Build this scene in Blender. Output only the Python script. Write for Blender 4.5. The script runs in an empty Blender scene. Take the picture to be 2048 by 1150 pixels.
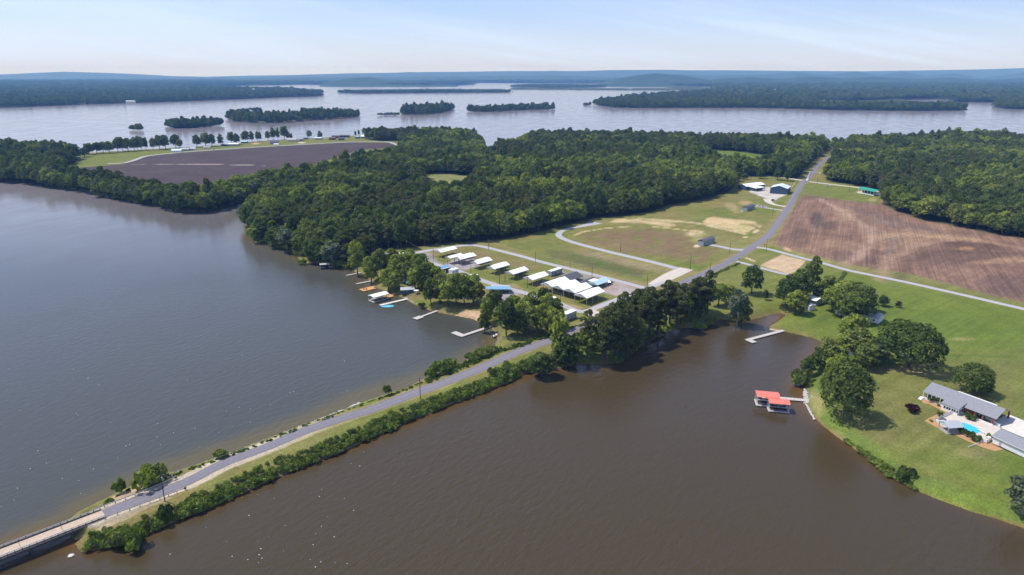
import bpy, bmesh, math, random
import numpy as np
from mathutils import Vector, Matrix
R=math.radians
random.seed(7); rng=np.random.default_rng(11)
SC=bpy.context.scene; COL=SC.collection
# ---------------------------------------------------------------- camera
F=2048*24/36.0; HOR=149.0; PITCH=math.atan((575-HOR)/F); CZ=150.0; LZ=3.5
cam=bpy.data.cameras.new('camera'); camo=bpy.data.objects.new('camera',cam); COL.objects.link(camo)
cam.lens=24; cam.sensor_width=36; cam.clip_start=1; cam.clip_end=120000
camo.location=(0,0,CZ); camo.rotation_euler=(math.pi/2-PITCH,0,0); SC.camera=camo
# ---------------------------------------------------------------- sun and sky
SUN_EL=60; SHADOW_AZ=-14      # shadows fall towards this azimuth (0 = +X)
a=R(SHADOW_AZ); e=R(SUN_EL)
ld=Vector((math.cos(a)*math.cos(e),math.sin(a)*math.cos(e),-math.sin(e)))
sun=bpy.data.lights.new('sun','SUN'); sun.energy=3.7; sun.angle=R(0.53); sun.color=(1,.955,.89)
so=bpy.data.objects.new('sun',sun); COL.objects.link(so); so.rotation_euler=ld.to_track_quat('-Z','Y').to_euler()
w=bpy.data.worlds.new('World'); SC.world=w; w.use_nodes=True; nt=w.node_tree; N=nt.nodes; L=nt.links
for n in list(N): N.remove(n)
out=N.new('ShaderNodeOutputWorld'); bg=N.new('ShaderNodeBackground'); bg.inputs[1].default_value=0.108
sky=N.new('ShaderNodeTexSky'); sky.sky_type='NISHITA'; sky.sun_disc=False; sky.sun_elevation=e
td=-ld; sky.sun_rotation=math.atan2(td.x,td.y); sky.air_density=1.0; sky.dust_density=.5; sky.ozone_density=1.3; sky.altitude=200
tc=N.new('ShaderNodeTexCoord'); sep=N.new('ShaderNodeSeparateXYZ'); L.new(tc.outputs['Generated'],sep.inputs[0])
def mth(op,a_,b_=None,c_=None,clamp=False,nodes=None,links=None):
    nodes=nodes or N; links=links or L
    m=nodes.new('ShaderNodeMath'); m.operation=op; m.use_clamp=clamp
    for i,v in enumerate((a_,b_,c_)):
        if v is None: continue
        if hasattr(v,'is_linked') or hasattr(v,'links'): links.new(v,m.inputs[i])
        else: m.inputs[i].default_value=v
    return m.outputs[0]
ay=mth('MAXIMUM',sep.outputs[1],0.05); sx=mth('DIVIDE',sep.outputs[0],ay); sz=mth('DIVIDE',sep.outputs[2],ay)   # slope across and up
def cloud(ax,bx,az,bz,off,sc,det,dist,lo,hi):
    u=mth('ADD',mth('MULTIPLY',sx,ax),mth('MULTIPLY',sz,bx)); v_=mth('ADD',mth('MULTIPLY',sz,az),mth('MULTIPLY',sx,bz)); c=N.new('ShaderNodeCombineXYZ'); L.new(u,c.inputs[0]); L.new(v_,c.inputs[1]); c.inputs[2].default_value=off
    q=N.new('ShaderNodeTexNoise'); q.inputs['Scale'].default_value=sc; q.inputs['Detail'].default_value=det; q.inputs['Distortion'].default_value=dist; q.inputs['Roughness'].default_value=.58; L.new(c.outputs[0],q.inputs[0])
    r=N.new('ShaderNodeMapRange'); r.interpolation_type='SMOOTHSTEP'; r.inputs[1].default_value=lo; r.inputs[2].default_value=hi; L.new(q.outputs[0],r.inputs[0]); return r.outputs[0]
wisp=cloud(1.6,3.0,24.0,3.2,.3,1.3,9,.6,.44,.72); broad=cloud(.9,0,9.0,1.0,4.2,1.2,5,.3,.34,.62)
left=N.new('ShaderNodeMapRange'); left.inputs[1].default_value=.55; left.inputs[2].default_value=-.35; left.inputs[3].default_value=.25; left.inputs[4].default_value=1; L.new(sx,left.inputs[0])
hz=N.new('ShaderNodeMapRange'); hz.inputs[1].default_value=.085; hz.inputs[2].default_value=.0; L.new(sz,hz.inputs[0])
cov=mth('ADD',mth('MULTIPLY',wisp,.5),mth('MULTIPLY',mth('MULTIPLY',broad,left.outputs[0]),.5))
cov=mth('ADD',cov,mth('MULTIPLY',hz.outputs[0],.45),clamp=True)
cov=mth('MULTIPLY',cov,.93)
tint=N.new('ShaderNodeVectorMath'); tint.operation='MULTIPLY'; L.new(sky.outputs[0],tint.inputs[0]); tint.inputs[1].default_value=(.84,.88,1.2)
mix=N.new('ShaderNodeMix'); mix.data_type='RGBA'; L.new(cov,mix.inputs[0]); L.new(tint.outputs[0],mix.inputs[6]); mix.inputs[7].default_value=(5.65,6.85,9.3,1)
L.new(mix.outputs[2],bg.inputs[0]); L.new(bg.outputs[0],out.inputs[0])
SKYMIX=mix
# ---------------------------------------------------------------- exposure and render settings
v=SC.view_settings; v.view_transform='Standard'; v.look='None'; v.exposure=0.35; v.gamma=1; v.use_curve_mapping=False
cy_=SC.cycles; cy_.use_denoising=True; cy_.max_bounces=5; cy_.diffuse_bounces=2; cy_.glossy_bounces=2; cy_.transmission_bounces=4; cy_.volume_bounces=0; cy_.transparent_max_bounces=6
cy_.caustics_reflective=False; cy_.caustics_refractive=False; cy_.sample_clamp_indirect=6
# ---------------------------------------------------------------- geometry of the view: a pixel of the photograph to a point on the ground
cP,sP=math.cos(PITCH),math.sin(PITCH)
def at(px,py,z=LZ):
    x=(px-1024)/F; y=(575-py)/F; dy=cP+y*sP; dz=-sP+y*cP
    t=(CZ-z)/(-dz); return Vector((t*x,t*dy,z))
def atn(px,py,z=LZ):
    x=(px-1024)/F; y=(575-py)/F; dy=cP+y*sP; dz=-sP+y*cP
    t=(CZ-z)/(-dz); return t*x,t*dy
def proj(X,Y,Z):
    Z=Z-CZ; d=Y*cP-Z*sP; u=Y*sP+Z*cP
    return 1024+F*X/d, 575-F*u/d
def pxm(py): # pixels per metre across, at a ground row
    p=at(1024,py); return F/(p.y*cP+(CZ-LZ)*sP)
# ---------------------------------------------------------------- tags
def tag(o,label=None,cat=None,group=None,kind=None):
    if label: o['label']=label
    if cat: o['category']=cat
    if group: o['group']=group
    if kind: o['kind']=kind
    return o
def thing(name,label,cat,loc=(0,0,0),rz=0,group=None):
    o=bpy.data.objects.new(name,None); COL.objects.link(o); o.location=loc; o.rotation_euler=(0,0,rz); o.empty_display_size=.5
    return tag(o,label,cat,group)
class MB:
    def __init__(s): s.v=[]; s.f=[]
    def add(s,vs,fs):
        b=len(s.v); s.v+= [tuple(q) for q in vs]; s.f+=[tuple(i+b for i in f) for f in fs]; return s
    def box(s,x0,x1,y0,y1,z0,z1):
        return s.add([(x0,y0,z0),(x1,y0,z0),(x1,y1,z0),(x0,y1,z0),(x0,y0,z1),(x1,y0,z1),(x1,y1,z1),(x0,y1,z1)],[(0,3,2,1),(4,5,6,7),(0,1,5,4),(1,2,6,5),(2,3,7,6),(3,0,4,7)])
    def prism(s,prof,x0,x1):   # profile in (y,z), extruded along x
        n=len(prof); vs=[(x0,y,z) for y,z in prof]+[(x1,y,z) for y,z in prof]
        fs=[tuple(range(n))[::-1],tuple(range(n,2*n))]+[(i,(i+1)%n,n+(i+1)%n,n+i) for i in range(n)]
        return s.add(vs,fs)
    def poly(s,pts,z0,z1):     # flat outline, thick
        n=len(pts); vs=[(p[0],p[1],z0) for p in pts]+[(p[0],p[1],z1) for p in pts]
        return s.add(vs,[tuple(range(n))[::-1],tuple(range(n,2*n))]+[(i,(i+1)%n,n+(i+1)%n,n+i) for i in range(n)])
    def tube(s,p,q,r0,r1=None,n=7):
        r1=r0 if r1 is None else r1; p=Vector(p); q=Vector(q); d=(q-p).normalized(); u=d.orthogonal().normalized(); v_=d.cross(u)
        vs=[p+(u*math.cos(t)+v_*math.sin(t))*r0 for t in [k*2*math.pi/n for k in range(n)]]+[q+(u*math.cos(t)+v_*math.sin(t))*r1 for t in [k*2*math.pi/n for k in range(n)]]
        return s.add(vs,[(i,(i+1)%n,n+(i+1)%n,n+i) for i in range(n)]+[tuple(range(n))[::-1],tuple(range(n,2*n))])
    def bar(s,p,q,w_,h):      # box along p-q
        p=Vector(p); q=Vector(q); d=(q-p).normalized(); u=Vector((-d.y,d.x,0)); u=u.normalized() if u.length>1e-6 else Vector((1,0,0)); t=d.cross(u)
        vs=[c+u*a_*w_/2+t*b_*h/2 for c in (p,q) for a_,b_ in ((-1,-1),(1,-1),(1,1),(-1,1))]
        return s.add(vs,[(0,1,2,3)[::-1],(4,5,6,7),(0,1,5,4),(1,2,6,5),(2,3,7,6),(3,0,4,7)])
    def mesh(s,name,mat):
        me=bpy.data.meshes.new(name); me.from_pydata(s.v,[],s.f); me.validate(); me.materials.append(mat)
        bm=bmesh.new(); bm.from_mesh(me); bmesh.ops.recalc_face_normals(bm,faces=bm.faces); bm.to_mesh(me); bm.free(); return me
    def build(s,name,mat,parent=None):
        o=bpy.data.objects.new(name,s.mesh(name,mat)); COL.objects.link(o)
        if parent: o.parent=parent
        return o
# ---------------------------------------------------------------- materials
def mat(name,col,rough=.7,var=.12,scale=1.5,spec=.3,metal=0,bump=0,stretch=None,emit=None):
    m=bpy.data.materials.new(name); m.use_nodes=True; nt=m.node_tree; n=nt.nodes; l=nt.links; b=n['Principled BSDF']
    b.inputs['Roughness'].default_value=rough; b.inputs['Specular IOR Level'].default_value=spec; b.inputs['Metallic'].default_value=metal
    t=n.new('ShaderNodeTexCoord'); mp=n.new('ShaderNodeMapping'); l.new(t.outputs['Object'],mp.inputs[0])
    if stretch: mp.inputs['Scale'].default_value=stretch
    no=n.new('ShaderNodeTexNoise'); no.inputs['Scale'].default_value=scale; no.inputs['Detail'].default_value=5; no.inputs['Roughness'].default_value=.65; l.new(mp.outputs[0],no.inputs[0])
    mr=n.new('ShaderNodeMapRange'); mr.inputs[1].default_value=.3; mr.inputs[2].default_value=.7; mr.inputs[3].default_value=1-var; mr.inputs[4].default_value=1+var; l.new(no.outputs[0],mr.inputs[0])
    vm=n.new('ShaderNodeVectorMath'); vm.operation='SCALE'; vm.inputs[0].default_value=col[:3]; l.new(mr.outputs[0],vm.inputs['Scale']); l.new(vm.outputs[0],b.inputs['Base Color'])
    if bump:
        bp=n.new('ShaderNodeBump'); bp.inputs['Strength'].default_value=bump; bp.inputs['Distance'].default_value=.05; l.new(no.outputs[0],bp.inputs['Height']); l.new(bp.outputs[0],b.inputs['Normal'])
    return m
M=dict(
 white_metal=mat('white_metal_roof',(.86,.86,.85),.5,.04,.6), white_paint=mat('white_paint',(.78,.79,.78),.6,.06,.8), cream=mat('cream_paint',(.62,.58,.47),.6,.08),
 grey_paint=mat('grey_paint',(.3,.32,.33),.6,.1), dark_grey=mat('dark_grey_roof',(.1,.1,.115),.8,.18,2.), mid_grey=mat('mid_grey_metal',(.42,.44,.46),.5,.1),
 blue_roof=mat('blue_metal_roof',(.2,.38,.56),.45,.08), pale_blue=mat('pale_blue_metal',(.44,.6,.64),.5,.08), slate_blue=mat('slate_blue_wall',(.05,.085,.135),.6,.12), barn_roof=mat('barn_roof_metal',(.66,.73,.78),.42,.05),
 green_roof=mat('green_metal_roof',(.03,.27,.2),.5,.1), red_roof=mat('red_metal_roof',(.75,.19,.14),.45,.1), wood=mat('raw_wood',(.42,.33,.24),.8,.2,3), old_wood=mat('weathered_wood',(.42,.4,.37),.85,.16,3),
 pale_deck=mat('pale_deck_boards',(.47,.44,.4),.8,.12,2), orange_wood=mat('new_cedar_boards',(.55,.3,.12),.8,.18,3), dark_wood=mat('creosote_pole_wood',(.085,.065,.05),.9,.2,3), steel=mat('galvanised_steel',(.45,.46,.47),.45,.15,2,.5,.3),
 concrete=mat('bridge_concrete',(.47,.37,.275),.85,.14,.7), pale_concrete=mat('pale_concrete',(.62,.58,.52),.85,.1,.7), dark_concrete=mat('shade_dark_concrete',(.085,.08,.075),.9,.25,.6),  # dark_concrete: shade under the bridge deck put into the base colour
 shingle=mat('grey_shingles',(.235,.24,.26),.9,.22,2.2,bump=.3), glass=mat('window_glass',(.03,.04,.05),.08,.3,1,.6), rubber=mat('tyre_rubber',(.02,.02,.02),.9), red=mat('red_canvas',(.65,.03,.03),.6), black=mat('black_paint',(.02,.02,.022),.5),
 brick=mat('red_brick',(.27,.085,.05),.9,.2,4), blue_paint=mat('blue_car_paint',(.03,.12,.42),.3,.05,1,.6), turquoise=mat('turquoise_foam',(.1,.42,.55),.6), navy=mat('navy_paint',(.02,.035,.08),.5),
 pool=mat('pool_water',(.05,.5,.68),.06,.1,.5,.5), mulch=mat('pine_straw_mulch',(.42,.24,.12),.95,.2,1.6), patio=mat('patio_concrete',(.55,.49,.42),.85,.08,.5), rock=mat('riprap_rock',(.46,.43,.42),.9,.35,1.2), silver=mat('silver_car_paint',(.4,.42,.45),.3,.05,1,.6),
 trunk=mat('bark',(.1,.078,.06),.95,.25,1.5), birch=mat('pale_bark',(.3,.26,.22),.95,.25,1.5), teal=mat('teal_canvas',(.02,.3,.24),.6))
def foliage(name,ca,cb,trans=.3):
    m=bpy.data.materials.new(name); m.use_nodes=True; nt=m.node_tree; n=nt.nodes; l=nt.links
    for q in list(n): n.remove(q)
    o=n.new('ShaderNodeOutputMaterial'); oi=n.new('ShaderNodeObjectInfo'); ge=n.new('ShaderNodeNewGeometry')
    mx=n.new('ShaderNodeMix'); mx.data_type='RGBA'; l.new(oi.outputs['Random'],mx.inputs[0]); mx.inputs[6].default_value=(*ca,1); mx.inputs[7].default_value=(*cb,1)
    t=n.new('ShaderNodeTexCoord'); no=n.new('ShaderNodeTexNoise'); no.inputs['Scale'].default_value=.33; no.inputs['Detail'].default_value=3; l.new(t.outputs['Object'],no.inputs[0])
    mr=n.new('ShaderNodeMapRange'); mr.inputs[1].default_value=.32; mr.inputs[2].default_value=.68; mr.inputs[3].default_value=.62; mr.inputs[4].default_value=1.4; l.new(no.outputs[0],mr.inputs[0])
    m2=n.new('ShaderNodeMapRange'); m2.inputs[3].default_value=.7; m2.inputs[4].default_value=1.35; l.new(ge.outputs['Random Per Island'],m2.inputs[0])
    k=n.new('ShaderNodeMath'); k.operation='MULTIPLY'; l.new(mr.outputs[0],k.inputs[0]); l.new(m2.outputs[0],k.inputs[1])
    vm=n.new('ShaderNodeVectorMath'); vm.operation='SCALE'; l.new(mx.outputs[2],vm.inputs[0]); l.new(k.outputs[0],vm.inputs['Scale'])
    d=n.new('ShaderNodeBsdfDiffuse'); tr=n.new('ShaderNodeBsdfTranslucent'); ms=n.new('ShaderNodeMixShader'); ms.inputs[0].default_value=trans
    tb=n.new('ShaderNodeVectorMath'); tb.operation='MULTIPLY'; tb.inputs[1].default_value=(1.2,1.3,.6); l.new(vm.outputs[0],tb.inputs[0])
    l.new(vm.outputs[0],d.inputs[0]); l.new(tb.outputs[0],tr.inputs[0]); l.new(d.outputs[0],ms.inputs[1]); l.new(tr.outputs[0],ms.inputs[2]); l.new(ms.outputs[0],o.inputs[0])
    return m
FM=dict(pine=foliage('pine_needles',(.078,.095,.032),(.13,.14,.05)), oak=foliage('oak_leaves',(.1,.14,.034),(.175,.2,.055)), bright=foliage('young_leaves',(.17,.225,.04),(.26,.29,.065)),
 dark=foliage('dark_leaves',(.068,.1,.03),(.105,.14,.04)), grey=foliage('willow_leaves',(.11,.14,.085),(.15,.18,.11)), purple=foliage('purple_leaves',(.05,.02,.022),(.06,.02,.025)), shrub=foliage('bank_leaves',(.12,.18,.034),(.19,.245,.055)))
# ================================================================ ground, roads, water
def vnoise(x,y,seed=0):
    xi=np.floor(x).astype(np.int64); yi=np.floor(y).astype(np.int64); fx=x-xi; fy=y-yi; fx=fx*fx*(3-2*fx); fy=fy*fy*(3-2*fy)
    def h(a_,b_):
        n=(a_*374761393+b_*668265263+seed*974634777)&0x7fffffff; n=((n^(n>>13))*1274126177)&0x7fffffff; return ((n^(n>>16))&0xffff)/65535.0
    return (h(xi,yi)*(1-fx)+h(xi+1,yi)*fx)*(1-fy)+(h(xi,yi+1)*(1-fx)+h(xi+1,yi+1)*fx)*fy
def fbm(x,y,s,o=3,seed=0):
    t=0;a_=1;tt=0
    for k in range(o): t=t+a_*vnoise(x/s*2**k+k*17.3,y/s*2**k-k*9.1,seed+k); tt+=a_; a_*=.5
    return t/tt*2-1
def rough(poly,seed=1,amp=.1,step=5,closed=True,cap=1.6):
    r=random.Random(seed); out=[]; n=len(poly); m=n if closed else n-1
    for i in range(m):
        p=poly[i]; q=poly[(i+1)%n]; out.append(p); d=math.hypot(q[0]-p[0],q[1]-p[1]); k=int(d/step) if -60<p[0]<2110 and p[1]<1160 else 0
        for j in range(1,min(k,60)):
            t=j/k; flat=abs(q[0]-p[0])/(d+1e-6); a_=min(d*amp,cap)*(1-.6*flat)
            if p[1]<260: a_=min(a_,.35+.5*(1-flat))
            out.append((p[0]+(q[0]-p[0])*t+r.uniform(-a_,a_),p[1]+(q[1]-p[1])*t+r.uniform(-a_,a_)*.7))
    if not closed: out.append(poly[-1])
    return out
LAND=[(-340,1262),(134,1043),(158,1023),(229,988),(262,972),(330,944),(349,945),(398,927),(471,902),(564,866),(666,828),(715,808),(769,790),(813,776),(845,759),(926,724),(984,698),(996,680),(990,663),(975,650),(967,646),(943,637),(901,629),(884,626),(852,618),(830,609),(810,597),(790,588),(767,580),(748,573),(741,562),(728,548),(695,540),(677,537),(632,526),(603,524),(590,509),(573,500),(547,493),(513,486),(494,467),(489,440),(502,424),(533,402),(560,386),(548,384),(533,390),(478,407),(410,424),(362,424),(308,410),(260,403),(222,397),(171,383),(130,378),(68,366),(0,360),(-300,350),(-900,340),(-900,308),(-300,306),(0,303),(160,308),(270,302),(340,298),(400,295),(460,290),(540,282),(600,280),(640,278),(700,273),(760,271),(860,268),(930,272),(962,280),(972,300),(988,303),(996,297),(1030,296),(1048,288),(1052,279),(1150,276),(1300,280),(1450,285),(1600,288),(1700,288),(1840,284),(1868,277),(1880,270),(1930,267),(1985,270),(2005,276),(2048,284),(2300,292),(3000,300),(3000,1290),(2300,1155),(2047,1056),(1998,1039),(1944,1023),(1877,999),(1823,977),(1769,948),(1742,924),(1703,893),(1675,874),(1647,852),(1625,829),(1614,807),(1611,790),(1609,776),(1614,768),(1622,755),(1626,738),(1630,718),(1640,702),(1647,684),(1629,677),(1599,669),(1566,662),(1549,660),(1539,654),(1554,644),(1574,629),(1562,626),(1545,628),(1514,636),(1483,644),(1441,638),(1422,646),(1401,655),(1360,655),(1330,666),(1289,687),(1239,727),(1205,728),(1163,728),(1121,734),(1106,739),(1052,746),(1021,763),(960,788),(906,807),(862,827),(825,839),(784,859),(740,877),(678,907),(642,920),(593,939),(569,948),(520,971),(450,1003),(407,1023),(352,1041),(308,1063),(242,1091),(198,1099),(163,1104),(150,1088),(170,1068),(200,1045),(178,1034)]
FAR=[[(261,258.5),(284,259),(284,257.6),(262,257)],
 [(333,252),(350,254.5),(380,254),(420,251),(446,249),(440,247.6),(400,248.6),(350,249.5),(334,250)],
 [(454,237),(470,241.5),(526,245),(570,243),(615,240),(700,234),(721,231.5),(715,228),(660,227),(612,227),(600,231),(560,235),(520,234),(500,233),(498,229),(480,228),(458,230)],
 [(500,220),(518,220.6),(517,218.6),(501,218.4)],
 [(800,227.5),(850,228),(880,225),(899,220.5),(909,216.5),(905,215.5),(880,217),(840,219),(806,223)],[(757,229.8),(800,229),(798,227.6),(760,228.6)],
 [(935,221.5),(960,222.6),(1000,221.5),(1050,218.6),(1108,217.6),(1110,216),(1060,214.5),(1000,217.5),(940,219.4)],
 [(675,184.8),(720,186.6),(800,185.8),(1000,184.6),(1025,183.6),(1010,182),(880,181.4),(760,182.6),(690,183)],
 [(1020,178.2),(1340,180.0),(1340,181.0),(1020,179.0)],
 [(1020,173),(1090,175.2),(1172,174.8),(1215,173.4),(1150,171),(1060,170.6)],
 [(1186,208),(1228,214.6),(1275,215.6),(1348,215),(1512,215),(1560,216),(1690,220),(1826,221),(1936,220),(1930,214),(1895,207.5),(1815,203.6),(1808,199),(1830,196.6),(1880,197),(1895,203),(1992,204),(1980,211),(2010,217),(2050,218),(3000,224),(3000,150),(-900,150),(-900,170.5),(300,172),(362,174),(480,171.2),(560,169.2),(620,168.4),(660,170.2),(730,172.6),(860,172.2),(945,169),(952,164.4),(1060,164.2),(1075,165.8),(1185,166.5),(1190,169.4),(1330,172.5),(1340,180),(1412,181.8),(1418,187),(1395,190.4),(1245,196.6),(1235,200.6),(1188,205)],
 [(-900,218),(0,214.5),(120,210.5),(160,208.6),(362,202.6),(485,197.6),(581,193.6),(630,192.4),(648,189.6),(645,186.6),(610,184),(560,181),(365,176.6),(100,172.4),(-900,169)],
 [(1165,209.8),(1180,210.2),(1181,208.6),(1166,208.4)]]
ROAD=[(198,1032),(264,1005),(373,964),(446,927),(544,890),(617,859),(715,827),(740,820),(838,783),(886,766),(960,737),(1033,705),(1101,680),(1135,667),(1155,655),(1420,542),(1472,515),(1509,491),(1536,472),(1553,450),(1573,421),(1587,397),(1604,367),(1618,354),(1634,333),(1652,318),(1676,307),(1700,300)]
def shift(poly): # outline at the waterline -> the same points as seen on the raised land
    o=[]
    for p in poly:
        q=atn(p[0],p[1],0.0); o.append(proj(q[0],q[1],LZ))
    return o
PX=np.arange(-760,2840,2.5); PY=np.concatenate([np.arange(1300,400,-2.0),np.arange(400,300,-1.4),np.arange(300,222,-1.0),np.arange(222,159.5,-.5)])
GX=((PX-1024)/F)[None,:]*np.ones((len(PY),1)); yy=((575-PY)/F)[:,None]; tt=(CZ-LZ)/(sP-yy*cP); WX=GX*tt; WY=(cP+yy*sP)*tt*np.ones_like(GX)
GPX=np.ones((len(PY),1))*PX[None,:]; GPY=PY[:,None]*np.ones((1,len(PX)))
PXM=(F/(WY[:,0]*cP+(CZ-LZ)*sP))
def inside(poly):
    P=np.array(poly,float); x0,y0=P[:,0],P[:,1]; x1,y1=np.roll(x0,-1),np.roll(y0,-1); m=np.zeros(GPX.shape,bool)
    for i,y in enumerate(PY):
        c=((y0<=y)&(y1>y))|((y1<=y)&(y0>y))
        if not c.any(): continue
        xs=np.sort(x0[c]+(y-y0[c])*(x1[c]-x0[c])/(y1[c]-y0[c])); m[i]=np.searchsorted(xs,PX)%2==1
    return m
def edges(poly,Rm=None,Rp=None,closed=True): # distance to the outline: world metres (Rm) or pixels (Rp)
    big=Rm or Rp; D=np.full(GPX.shape,float(big)); n=len(poly)
    for i in range(n if closed else n-1):
        p=poly[i]; q=poly[(i+1)%n]; ym=max(p[1],q[1]); r=Rp or Rm*F/max(1,atn(0,min(ym+3,1290))[1]*cP+(CZ-LZ)*sP)*1.15+2
        c0=np.searchsorted(PX,min(p[0],q[0])-r); c1=np.searchsorted(PX,max(p[0],q[0])+r); j0=np.searchsorted(-PY,-(ym+r)); j1=np.searchsorted(-PY,-(min(p[1],q[1])-r))
        if c0>=c1 or j0>=j1: continue
        if Rp: X=GPX[j0:j1,c0:c1]; Y=GPY[j0:j1,c0:c1]; ax,ay=p; bx,by=q
        else:
            X=WX[j0:j1,c0:c1]; Y=WY[j0:j1,c0:c1]; ax,ay=atn(*p); bx,by=atn(*q)
        dx,dy=bx-ax,by-ay; t=np.clip(((X-ax)*dx+(Y-ay)*dy)/(dx*dx+dy*dy+1e-9),0,1); d=np.hypot(X-ax-t*dx,Y-ay-t*dy)
        D[j0:j1,c0:c1]=np.minimum(D[j0:j1,c0:c1],d)
    return D
def sdf(poly,**k): m=inside(poly); d=edges(poly,**k); return np.where(m,d,-d)
LANDR=[shift(rough(LAND,3))]+[shift(rough(f,10+i,step=4)) for i,f in enumerate(FAR)]
SH=np.full(GPX.shape,-30.0)
for pl in LANDR: SH=np.maximum(SH,sdf(pl,Rm=30.0))
D_ROAD=edges(ROAD,Rm=40.0,closed=False)
def terr(X,Y):  # rolling country far off
    d=np.hypot(X,Y); return np.clip((d-4500)/7000,0,1)*(10+14*fbm(X,Y,2600,4,5))+np.clip((d-2600)/3000,0,1)*7*(1+fbm(X,Y,900,3,8))
t_=np.clip(SH/9.0,0,1); Z=np.where(SH>0,LZ*(1-(1-t_)**1.7),SH*.25); Z=np.maximum(Z,np.where(SH>-4,LZ-np.clip(D_ROAD-5.2,0,99)*.9,-9))
Z=np.where(SH>0,Z+terr(WX,WY)*np.clip(SH/30,0,1),Z)
nA=fbm(WX,WY,9,3,1); nB=fbm(WX,WY,40,4,2); nC=fbm(WX,WY,160,3,3); nD=fbm(WX,WY,3.2,2,4)
C=np.zeros(GPX.shape+(3,)); FUR=np.zeros(GPX.shape)
def setc(m,c):
    global C
    m=np.clip(m,0,1)[...,None]; C=C*(1-m)+np.asarray(c)*m if not callable(c) else C*(1-m)+c()*m
def mixc(a_,b_,t): t=np.clip(t,0,1)[...,None]; return np.array(a_)*(1-t)+np.array(b_)*t
def patch(poly,c,soft=2.5,nz=1.0,R_=14,k=1.0):
    d=sdf(poly,Rp=R_); m=np.clip(.5+(d+nA*nz*2+nB*nz*1.5)/soft,0,1)*k; setc(m,c); return m
def track(line,wm,c,soft=.8,nz=.5,k=1.0):
    d=edges(line,Rm=wm/2+soft+4,closed=False); m=np.clip(.5+(wm/2-d+nA*nz)/soft,0,1)*k; setc(m,c); return m
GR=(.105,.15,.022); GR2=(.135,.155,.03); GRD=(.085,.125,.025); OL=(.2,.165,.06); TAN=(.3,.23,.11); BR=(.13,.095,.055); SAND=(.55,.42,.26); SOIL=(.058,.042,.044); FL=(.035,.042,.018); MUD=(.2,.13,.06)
C[:]=mixc(OL,GR,.4+nB*.6+nA*.3)
setc(np.clip(.5+nC*1.2+nA*.4,0,1)*.45,TAN)
# far country under woods
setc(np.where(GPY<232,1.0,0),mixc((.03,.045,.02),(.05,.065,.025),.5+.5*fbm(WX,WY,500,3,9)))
far_fields=np.clip((fbm(WX,WY,700,3,77)-.28)*8,0,1)*(GPY<205)*(GPX>1400); setc(far_fields*.6,(.11,.12,.05))
patch([(1632,203),(1690,203.6),(1697,209),(1634,209)],(.2,.16,.1),1.5,.1); patch([(1700,206),(1810,209),(1800,212),(1705,212)],(.17,.16,.08),1.5,.1); patch([(1540,206),(1560,206),(1565,211),(1545,211)],(.2,.16,.1),1.5,.1); patch([(1885,183),(1912,182),(1908,186),(1888,187)],(.3,.26,.15),1,.1)
LAWNE=[(1100,740),(1180,690),(1420,552),(1475,522),(1512,500),(1545,492),(1600,512),(1700,545),(2048,622),(3000,830),(3000,1400),(2000,1300),(1500,900),(1400,720)]
m=patch(LAWNE,mixc(GR,GR2,.45+nB*.45+nC*.4),3,.5)
LE=m
setc(LE*np.clip(.5+sdf([(1650,880),(1690,760),(1800,730),(2060,700),(2060,800),(1990,930),(1880,900),(1760,900)],Rp=60)/60,0,1)*.55,(.165,.145,.055))
setc(LE*np.clip((nC*.9+nA*.5+nB*.3-.12)*1.6,0,1)*.5,(.2,.17,.07)); setc(LE*np.clip((-nB-.2)*2,0,1)*.35,GRD)
patch([(1540,630),(1620,575),(1700,560),(3000,800),(3000,760),(1700,548),(1600,530)],GR2,30,2,k=.35)
# fields
FIELD=[(1546,489),(1570,448),(1596,401),(1608,389),(1648,395),(1700,402),(1765,404),(1779,417),(1840,434),(1929,455),(1997,468),(2060,474),(3000,600),(3000,800),(2048,606),(1900,568),(1820,548),(1700,528),(1640,514),(1596,503),(1566,493)]
m=patch(FIELD,mixc((.15,.092,.068),(.255,.16,.1),.45+nB*.45+nA*.25+nC*.35),2.5,.4); FUR=np.maximum(FUR,m)
def blob(x,y,rx,ry,c,k=1,s=.5,ang=0):
    ca,sa=math.cos(R(ang)),math.sin(R(ang)); u=((GPX-x)*ca+(GPY-y)*sa)/rx; v_=(-(GPX-x)*sa+(GPY-y)*ca)/ry
    setc(np.clip((1-np.hypot(u,v_)+nA*.25+nB*.25)/s,0,1)*k,c)
blob(1633,440,17,20,(.06,.05,.042),.75); blob(1660,452,22,12,(.07,.05,.042),.6); blob(1600,470,22,30,(.1,.062,.055),.5); blob(1950,488,110,12,(.075,.045,.035),.85,ang=3); blob(1930,510,130,30,(.115,.07,.052),.7); blob(1870,470,120,9,(.3,.19,.11),.55,ang=8); blob(2000,522,80,7,(.32,.2,.11),.6,ang=-4); blob(1760,470,50,14,(.24,.17,.12),.5,ang=15); blob(1720,520,90,16,(.13,.085,.065),.6,ang=12); blob(2020,570,90,30,(.11,.07,.06),.6); blob(1650,395,70,5,(.13,.095,.075),.5); blob(1690,430,30,18,(.3,.2,.12),.55); blob(1790,450,60,10,(.17,.12,.095),.6,ang=15)
blob(1820,485,70,8,(.3,.19,.11),.5,ang=-14); blob(1780,500,30,10,(.2,.15,.12),.6,ang=-60); blob(1930,497,20,4,(.36,.2,.09),.8)
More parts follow.
